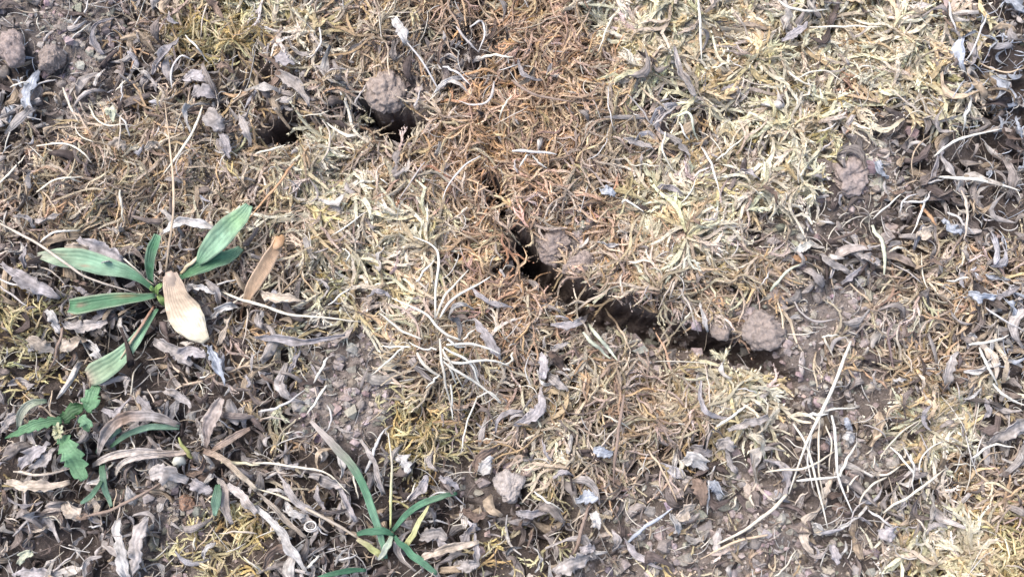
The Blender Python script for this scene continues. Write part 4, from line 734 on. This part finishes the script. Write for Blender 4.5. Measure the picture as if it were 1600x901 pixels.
# ---- single dead leaves, traced: pts, half widths, colour, curl, own label
LEAVES = [
    ([(2, 410, 1), (30, 432, 3), (58, 446, 5), (94, 466, 2)], [3, 7, 13, 12, 3], 'lilac grey', 0.7, 'curled ribbed grey leaf left of the broad green plant'), ([(122, 372, 2), (150, 392, 4), (178, 404, 4), (200, 420, 1)], [5, 14, 17, 13, 4], 'lilac grey', 0.5, 'broad lilac grey dead leaf behind the long left leaf of the plant'),
    ([(100, 385, 3), (125, 388, 5), (155, 404, 3)], [3, 8, 7, 2], 'beige', 0.8, None), ([(255, 362, 3), (280, 347, 6), (305, 350, 6), (334, 357, 3)], [3, 8, 9, 9, 4], 'silver', 0.9, 'silver curled leaf above the broad green plant'), ([(405, 456, 2), (435, 468, 5), (476, 470, 2)], [3, 10, 12, 4], 'beige', 0.6, 'beige dead leaf right of the narrow rust winged seed'),
    ([(398, 528, 2), (440, 528, 4), (490, 532, 4), (541, 524, 2)], [3, 6, 7, 6, 2], 'lilac grey', 0.9, None), ([(333, 497, 2), (350, 482, 5), (373, 478, 3)], [3, 8, 8, 3], 'silver', 1.0, None), ([(320, 438, 2), (338, 452, 4), (342, 474, 2)], [3, 7, 8, 3], 'grey', 1.0, None), ([(293, 447, 3), (315, 448, 5), (336, 458, 3)], [3, 5, 5, 2], 'silver', 0.9, None),
    ([(45, 528, 1), (62, 540, 4), (85, 548, 2)], [5, 12, 11, 4], 'beige', 0.5, None), ([(92, 545, 2), (112, 536, 5), (138, 528, 2)], [5, 13, 12, 4], 'beige', 0.5, None), ([(138, 532, 2), (147, 546, 3), (158, 562, 1)], [4, 9, 8, 3], 'silver', 0.4, None), ([(72, 484, 1), (82, 500, 3), (96, 520, 1)], [4, 9, 9, 3], 'silver', 0.7, None), ([(100, 505, 2), (130, 512, 5), (168, 502, 2)], [5, 12, 11, 4], 'grey', 0.7, None),
    ([(326, 540, 2), (338, 565, 4), (352, 602, 1)], [4, 8, 8, 3], 'blue grey', 0.8, None), ([(240, 530, 2), (270, 545, 4), (300, 570, 2)], [4, 12, 13, 4], 'grey', 0.6, None), ([(270, 560, 2), (295, 548, 4), (322, 556, 1)], [4, 11, 10, 4], 'lilac grey', 0.5, None),
    ([(614, 26, 2), (626, 45, 5), (636, 70, 1)], [4, 8, 9, 2], 'silver', 0.8, None), ([(288, 125, 2), (305, 118, 4), (322, 128, 2)], [4, 12, 12, 3], 'lilac grey', 0.7, None), ([(300, 150, 2), (316, 142, 5), (338, 155, 2)], [4, 13, 14, 4], 'lilac grey', 0.5, None), ([(322, 176, 2), (335, 188, 5), (352, 198, 2)], [5, 15, 14, 4], 'grey', 0.4, None), ([(345, 208, 2), (355, 225, 4), (360, 246, 2)], [4, 9, 9, 3], 'lilac grey', 0.9, None), ([(372, 180, 2), (384, 200, 4), (392, 228, 2)], [3, 9, 9, 3], 'grey', 0.9, None), ([(340, 105, 2), (352, 100, 4), (366, 112, 1)], [3, 8, 8, 3], 'brown', 1.2, None),
    ([(176, 236, 1), (186, 225, 3), (196, 234, 2)], [3, 9, 9, 4], 'beige', 0.5, None), ([(226, 234, 1), (240, 224, 4), (250, 232, 1)], [3, 8, 8, 3], 'beige', 0.8, None), ([(166, 180, 3), (174, 172, 4), (178, 190, 3)], [3, 7, 7, 2], 'greenish', 0.6, None), ([(432, 88, 2), (446, 92, 4), (462, 98, 2)], [7, 13, 12, 4], 'lilac grey', 0.4, None),
    ([(1054, 72, 3), (1060, 105, 6), (1072, 128, 6), (1088, 152, 2)], [3, 8, 9, 8, 3], 'grey', 1.1, 'folded grey dead leaf standing in the pale moss at upper right'), ([(1223, 63, 2), (1240, 54, 4), (1262, 34, 2)], [3, 8, 8, 3], 'lilac grey', 0.8, None), ([(1370, 252, 2), (1376, 264, 4), (1384, 280, 2)], [5, 9, 9, 4], 'blue grey', 0.4, 'small bright blue grey scrap above the white straws near the right'), ([(940, 296, 2), (950, 299, 3), (960, 303, 2)], [4, 8, 8, 3], 'blue grey', 0.4, 'tiny blue grey flake on tan moss right of the rust moss'),
    ([(1243, 392, 2), (1256, 386, 4), (1272, 380, 2)], [3, 7, 7, 3], 'white', 0.5, None), ([(1240, 402, 2), (1250, 404, 3), (1260, 402, 1)], [3, 6, 6, 3], 'rust', 0.4, None), ([(1432, 372, 2), (1444, 366, 4), (1458, 355, 1)], [4, 10, 9, 3], 'beige', 0.5, None), ([(1472, 343, 2), (1486, 354, 4), (1502, 367, 2)], [4, 8, 8, 3], 'blue grey', 0.7, None), ([(1513, 460, 2), (1532, 464, 4), (1556, 462, 2)], [4, 7, 8, 5], 'blue grey', 1.0, 'bright blue grey rolled leaf at the right edge above the pale moss'), ([(1280, 396, 2), (1300, 412, 4), (1328, 425, 2)], [3, 7, 7, 2], 'grey', 0.9, None), ([(1340, 395, 2), (1358, 405, 4), (1376, 412, 2)], [4, 9, 9, 3], 'grey', 0.7, None),
    ([(845, 552, 2), (850, 572, 4), (846, 594, 1)], [4, 9, 9, 4], 'lilac grey', 0.6, None), ([(858, 588, 2), (870, 598, 4), (888, 610, 2)], [4, 8, 8, 2], 'grey', 0.8, None), ([(858, 552, 2), (870, 560, 4), (882, 580, 2)], [4, 9, 8, 3], 'dark brown', 0.9, None), ([(862, 545, 2), (876, 540, 4), (888, 536, 2)], [3, 5, 5, 2], 'grey', 0.9, None),
    ([(1068, 722, 3), (1085, 716, 6), (1106, 734, 3)], [4, 10, 12, 4], 'silver', 0.7, 'pale silver dead leaf crowning the grey leaf cluster'), ([(1078, 700, 2), (1094, 702, 5), (1112, 708, 3)], [4, 9, 10, 4], 'lilac grey', 0.7, None), ([(1056, 812, 2), (1070, 800, 4), (1088, 788, 2)], [3, 10, 10, 2], 'beige', 0.5, None), ([(1048, 802, 2), (1056, 816, 4), (1060, 834, 1)], [4, 9, 8, 2], 'silver', 0.5, None), ([(1108, 752, 3), (1118, 762, 4), (1126, 780, 2)], [4, 9, 9, 3], 'blue grey', 0.6, None), ([(1086, 745, 2), (1094, 765, 4), (1100, 790, 2)], [5, 12, 12, 4], 'brown', 0.4, None), ([(1062, 715, 2), (1066, 732, 4), (1070, 746, 1)], [2, 4, 4, 2], 'pale', 1.0, None), ([(1120, 700, 2), (1132, 690, 4), (1148, 700, 2)], [4, 10, 10, 4], 'grey', 0.8, None),
    ([(1138, 672, 2), (1165, 662, 5), (1200, 653, 2)], [3, 6, 7, 4], 'grey', 0.8, None), ([(1172, 676, 2), (1190, 690, 5), (1194, 718, 2)], [3, 6, 7, 2], 'pale', 0.9, None), ([(926, 700, 2), (940, 704, 4), (958, 708, 2)], [3, 8, 8, 3], 'blue grey', 0.5, None), ([(900, 782, 2), (918, 774, 4), (934, 772, 2)], [4, 9, 10, 3], 'blue grey', 0.6, None), ([(805, 800, 2), (826, 804, 4), (860, 798, 1)], [3, 7, 7, 3], 'lilac grey', 0.8, None), ([(800, 806, 1), (808, 818, 2), (812, 828, 1)], [5, 9, 8, 4], 'dark brown', 0.4, None),
    ([(866, 894, 2), (892, 880, 4), (924, 868, 2)], [5, 13, 13, 5], 'grey', 0.3, None), ([(924, 800, 2), (932, 812, 4), (934, 826, 1)], [4, 8, 7, 3], 'silver', 0.6, None), ([(905, 862, 2), (918, 858, 4), (930, 854, 1)], [3, 8, 8, 4], 'lilac grey', 0.5, None), ([(1375, 826, 2), (1386, 832, 4), (1398, 838, 2)], [5, 12, 11, 3], 'lilac grey', 0.4, None), ([(1318, 680, 2), (1326, 682, 4), (1336, 686, 2)], [5, 9, 9, 4], 'silver', 0.4, None), ([(1322, 652, 3), (1325, 662, 4), (1328, 672, 2)], [3, 5, 5, 3], 'blue grey', 0.4, None),
    ([(1545, 694, 2), (1572, 676, 5), (1604, 658, 2)], [5, 12, 13, 9], 'grey', 0.7, 'wide grey dead leaf at the right edge below the white straws'), ([(1300, 850, 1), (1304, 866, 3), (1310, 880, 1)], [4, 8, 8, 3], 'lilac grey', 0.7, None), ([(486, 742, 2), (510, 752, 4), (540, 760, 2)], [3, 9, 9, 3], 'grey', 0.9, None),
    ([(436, 738, 2), (452, 765, 5), (470, 788, 5), (500, 806, 2)], [3, 7, 7, 6, 3], 'grey', 0.9, None), ([(398, 790, 2), (430, 822, 5), (455, 856, 5), (478, 895, 2)], [4, 7, 8, 8, 5], 'silver', 0.6, 'long silver strap leaf left of the narrow green tuft'), ([(402, 768, 3), (430, 794, 5), (452, 818, 5), (480, 840, 2)], [3, 5, 5, 5, 2], 'beige', 0.6, None), ([(448, 782, 2), (456, 800, 4), (476, 806, 2)], [3, 6, 6, 3], 'silver', 0.9, None), ([(530, 760, 2), (545, 790, 4), (556, 815, 2)], [3, 6, 6, 3], 'lilac grey', 1.0, None),
    ([(565, 686, 2), (585, 722, 5), (600, 772, 2)], [3, 6, 6, 3], 'grey', 0.9, None), ([(620, 712, 2), (632, 722, 5), (640, 738, 2)], [4, 10, 11, 3], 'silver', 0.5, None), ([(648, 876, 2), (690, 861, 5), (748, 846, 2)], [3, 6, 8, 3], 'beige', 0.6, 'long beige strap leaf right of the narrow green tuft'), ([(742, 742, 2), (750, 714, 5), (778, 698, 3)], [3, 7, 9, 5], 'brown', 0.8, None), ([(750, 738, 2), (760, 726, 4), (770, 716, 2)], [4, 10, 10, 4], 'silver', 0.5, None), ([(640, 780, 2), (660, 760, 4), (668, 742, 2)], [4, 9, 9, 3], 'lilac grey', 0.8, None), ([(655, 840, 2), (680, 832, 4), (700, 842, 2)], [5, 12, 11, 4], 'grey', 0.5, None), ([(688, 745, 2), (702, 752, 4), (714, 764, 2)], [3, 6, 6, 3], 'lilac grey', 0.9, None), ([(715, 880, 2), (732, 884, 4), (750, 880, 2)], [4, 10, 9, 3], 'grey', 0.5, None), ([(720, 796, 1), (742, 806, 3), (764, 800, 1)], [4, 9, 8, 3], 'dark brown', 0.6, None),
    ([(30, 730, 1), (48, 712, 4), (76, 690, 2)], [4, 11, 12, 4], 'lilac grey', 0.6, None), ([(10, 752, 1), (50, 760, 4), (110, 755, 2)], [4, 9, 10, 4], 'beige', 0.6, None), ([(48, 730, 2), (70, 716, 4), (90, 700, 2)], [3, 9, 9, 3], 'grey', 0.5, None), ([(185, 812, 2), (187, 845, 5), (192, 875, 5), (198, 905, 2)], [6, 11, 10, 10, 6], 'silver', 0.6, 'long whitish ruffled dead leaf at the bottom edge on the left'), ([(232, 806, 3), (214, 838, 5), (212, 868, 5), (204, 900, 2)], [4, 14, 11, 12, 6], 'grey', 0.6, 'long grey ruffled leaf beside the whitish one at bottom left'), ([(232, 742, 2), (258, 738, 5), (292, 752, 2)], [6, 14, 15, 6], 'grey', 0.3, 'broad downy grey leaf below the withered rosette bud'), ([(300, 752, 2), (314, 758, 4), (330, 768, 2)], [5, 10, 9, 4], 'lilac grey', 0.5, None),
    ([(100, 786, 2), (112, 798, 4), (128, 808, 2)], [5, 12, 11, 5], 'beige', 0.4, None), ([(122, 800, 1), (130, 806, 3), (140, 806, 2)], [4, 7, 6, 3], 'brown', 0.5, None), ([(30, 880, 1), (38, 868, 3), (52, 864, 1)], [3, 8, 8, 4], 'greenish', 0.5, None), ([(215, 620, 2), (232, 640, 4), (250, 652, 2)], [3, 8, 8, 3], 'lilac grey', 0.8, None), ([(255, 610, 2), (275, 616, 5), (300, 636, 2)], [4, 8, 8, 3], 'grey', 0.9, None), ([(0, 672, 1), (12, 660, 4), (28, 648, 2)], [4, 8, 9, 4], 'grey', 0.8, None), ([(160, 640, 2), (180, 645, 4), (205, 620, 2)], [3, 6, 6, 2], 'lilac grey', 0.9, None)]
def dead_leaf(pts, hw, cname, curl, label):
    c = np.array(COLS[cname]) * (1 + 0.08 * rng.normal(0, 1)); n = 20
    geo = ribbon(lay(pts, n, 0.0015, 0.6), hwm(np.asarray(hw) * 0.88, n), [c * 0.85, c, c * 0.9, c * 1.08, c * 0.85], curl=1.25 * curl * (1 + 0.4 * np.sin(np.linspace(0, 5, n) + rng.uniform(0, 6))), twist=rng.normal(0, 0.25) + rng.normal(0, 0.4) * np.linspace(-1, 1, n), ruffle=0.55, jag=0.18, nu=7, seed=nseed())
    o = put('dead_leaf', geo, M_DEAD); m = mid(pts); grp = 'single dead leaves lying on the ground'
    if label: tag(o, label, 'dead leaf', grp)
    else: auto(o, m[0], m[1], f"{'narrow' if max(hw) < 8 else 'broad' if max(hw) > 11 else 'small'} {cname} dead leaf", 'dead leaf', grp, slope(pts))
for a in LEAVES: dead_leaf(*a)

# ---- coiled tendrils
def coil(px, py, r0, turns, hw, cname, label):
    a = np.linspace(0, turns * 2 * math.pi, 14 * int(math.ceil(turns))); pts = [(px + (r0 - 0.2 * r0 * t / 6.28) * math.cos(t), py + 0.85 * (r0 - 0.2 * r0 * t / 6.28) * math.sin(t), 1.5 + 0.4 * t) for t in a]
    pts = [(px + 2.4 * r0, py + 1.2 * r0, 0), (px + 1.5 * r0, py + 0.9 * r0, 1)] + pts
    tag(put('tendril', tube(lay(pts, 60, 0.003, 1.0), hwm([hw * .7, hw, hw, hw * .6], 60), [COLS[cname]] * 2, 6, 0.8, nseed(), 0.06), M_STRAW), label, 'tendril')
coil(485, 822, 11, 1.5, 1.3, 'silver', 'coiled grey tendril left of the narrow green tuft')

# ---- clods
CLODS = [(797, 757, 28, 'flat grey brown soil clod on litter right of the narrow green tuft', (0.37, 0.325, 0.295)), (1190, 516, 32, 'large rounded soil lump embedded at the right end of the crack', (0.265, 0.220, 0.193)), (1231, 625, 21, 'angular soil clod beside the lower end of the crack', (0.31, 0.25, 0.22)),
         (291, 785, 17, 'rust brown soil clod below the withered rosette', (0.30, 0.19, 0.135)), (600, 142, 38, 'smooth soil lump overhanging the upper crack', (0.30, 0.245, 0.21)), (866, 385, 34, 'bare soil lump on the upper bank beside the round crack hole', (0.28, 0.225, 0.195)), (905, 412, 24, 'smaller soil lump below the bare one on the upper bank of the crack', (0.28, 0.225, 0.195)),
         (82, 92, 30, 'large dark soil lump near the upper left corner', (0.26, 0.215, 0.19)), (20, 75, 30, 'reddish soil lump at the left edge near the upper corner', (0.31, 0.25, 0.225)), (52, 150, 22, 'brown soil clod below the large dark lump at upper left', (0.27, 0.225, 0.2)), (1325, 272, 34, 'wide flat soil clod among the pale moss at the right', (0.31, 0.255, 0.23)), (1126, 518, 17, 'small rounded soil clod inside the crack beside the large lump', (0.27, 0.22, 0.19)),
         (1408, 521, 17, 'flat brown clod right of the soil crumbs at the straw head', (0.28, 0.225, 0.20)), (1216, 460, 14, 'small pale soil clod above the large rounded lump', (0.33, 0.27, 0.24)), (1085, 520, 16, 'dark clod stuck in the crack floor', (0.25, 0.2, 0.175)), (1310, 795, 15, 'brown clod below the straw bundle', (0.29, 0.22, 0.185))]
def clod(px, py, r, label, c, v, f):
    p = ground_at([px], [py], 0.0)[0]; z = float(height(p[0], p[1])); p = ground_at([px], [py], z + r * PX * (0.06 if r == 32 else 0.8 if r == 28 else 0.3 if r > 20 else 0.12))[0]
    V = lump(r * PX, nseed(), 0.6, v) + p[None]; cc = np.repeat(np.array(c)[None], len(V), 0) * (1 + 0.06 * rng.normal(0, 1, (len(V), 1)))
    o = put('soil_clod', (V, [f], cc, None), M_CLOD); grp = 'soil clods'
    if label: tag(o, label, 'soil clod', grp)
    return o
for (px, py, r, lab, c) in CLODS: clod(px, py, r, lab, c, *((IV4, IF4) if r > 23 else (IV3, IF3)))
def scatter_clods():
    r = np.random.default_rng(313); k = 0
    while k < 150:
        px, py = r.uniform(0, 1600), r.uniform(0, 901); wgt = cover([px], [py])[0]; dep, near, side = crack_depth(np.array([px]), np.array([py]))
        if r.random() > wgt[4] ** 1.3 + 0.02 + (0.7 if 0.003 < dep[0] < 0.022 and side[0] > 0 else 0): continue
        sz = float(np.clip(r.lognormal(math.log(7.5), 0.3), 5, 13)); c = SOILC * r.uniform(0.85, 1.2)
        o = clod(px, py, sz, None, c, IV1, IF1); auto(o, px, py, f"{'tiny' if sz < 7 else 'small'} {'pale' if c[0] > 0.315 else 'brown'} soil clod", 'soil clod', 'small soil clods', None); k += 1
scatter_clods()

# ---- further single leaves and straws of the litter
def scatter_litter():
    r = np.random.default_rng(909); k = 0; names = ['grey', 'lilac grey', 'brown', 'dark brown', 'silver', 'beige']
    keep_off = [(245, 455, 70), (110, 400, 40), (345, 380, 55), (180, 550, 45), (300, 490, 45), (410, 425, 50), (110, 690, 60), (600, 830, 60), (690, 540, 60), (575, 600, 60), (797, 757, 55), (1190, 515, 50), (600, 142, 55), (870, 385, 55)]
    free = lambda x, y: all(math.hypot(x - a, y - b) > c for a, b, c in keep_off)
    while k < 190:
        px, py = r.uniform(5, 1595), r.uniform(5, 896); wgt = cover([px], [py])[0]
        if r.random() > wgt[5] + wgt[6] + 0.03 or not free(px, py) or crack_depth(np.array([px]), np.array([py]))[0][0] > 0.003: continue
        L = float(np.clip(r.lognormal(math.log(36), 0.4), 20, 80)); a = r.uniform(0, 2 * math.pi); b = r.normal(0, 0.8); n = 14
        s_ = np.linspace(-.5, .5, 5); pts = [(px + L * (s * math.cos(a) - b * s * s * math.sin(a)), py + L * (s * math.sin(a) + b * s * s * math.cos(a)), 3 * (0.25 - s * s) * 4 * r.uniform(0.2, 1)) for s in s_]
        hw = L * r.uniform(0.05, 0.14); cn = 'blue grey' if r.random() < wgt[6] * 0.7 else names[r.choice(6, p=[.26, .24, .18, .10, .14, .08])]
        c = np.array(COLS[cn]) * r.uniform(0.85, 1.12); curl = r.uniform(0.3, 1.5)
        geo = ribbon(lay(pts, n, 0.001, 0.5), hwm(np.array([0.3, 0.9, 1, 0.75, 0.2]) * hw, n), [c * 0.85, c, c * 0.95, c * 1.05], curl=curl * (1 + 0.5 * np.sin(np.linspace(0, 5, n) + r.uniform(0, 6))), twist=r.normal(0, 0.3) + r.normal(0, 0.7) * np.linspace(-1, 1, n), ruffle=0.6, jag=0.24, nu=5, seed=nseed())
        o = put('dead_leaf', geo, M_DEAD); k += 1
        auto(o, px, py, f"{'short' if L < 36 else 'long' if L > 60 else 'mid sized'} {'rolled' if curl > 1.0 else 'flattish' if curl < 0.55 else 'curled'} {cn} dead leaf", 'dead leaf', 'single dead leaves lying on the ground', -a)
    k = 0; names = ['white', 'pale', 'silver', 'beige', 'tan', 'grey']
    while k < 200:
        px, py = r.uniform(5, 1595), r.uniform(5, 896); wgt = cover([px], [py])[0]
        if r.random() > 0.35 + 0.6 * (wgt[5] + wgt[6]) or not free(px, py) or crack_depth(np.array([px]), np.array([py]))[0][0] > 0.004: continue
        L = float(np.clip(r.lognormal(math.log(40), 0.4), 20, 90)); a = r.uniform(0, 2 * math.pi); b = r.normal(0, 0.55)
        pts = [(px + L * (s * math.cos(a) - b * s * s * math.sin(a)), py + L * (s * math.sin(a) + b * s * s * math.cos(a)), 1.5 - 6 * s * s) for s in np.linspace(-.5, .5, 5)]
        hw = r.uniform(0.9, 1.9); cn = names[r.choice(6, p=[.1, .2, .2, .2, .15, .15])]; c = np.array(COLS[cn]) * r.uniform(0.88, 1.08)
        o = put('straw', tube(lay(pts, 14, 0.001, 0.7), hwm(np.array((0.6, 1, 1, 0.8, 0.35)) * hw, 14), [c * 0.9, c, c], 5, 0.6, nseed(), 0.12), M_STRAW); k += 1
        auto(o, px, py, f"{'short' if L < 34 else 'long' if L > 55 else 'medium'} thin {'curved' if abs(b) > 0.7 else 'straight'} {cn} straw", 'straw', 'single dry straws, stalks and twigs', -a)
scatter_litter()
finish_labels()
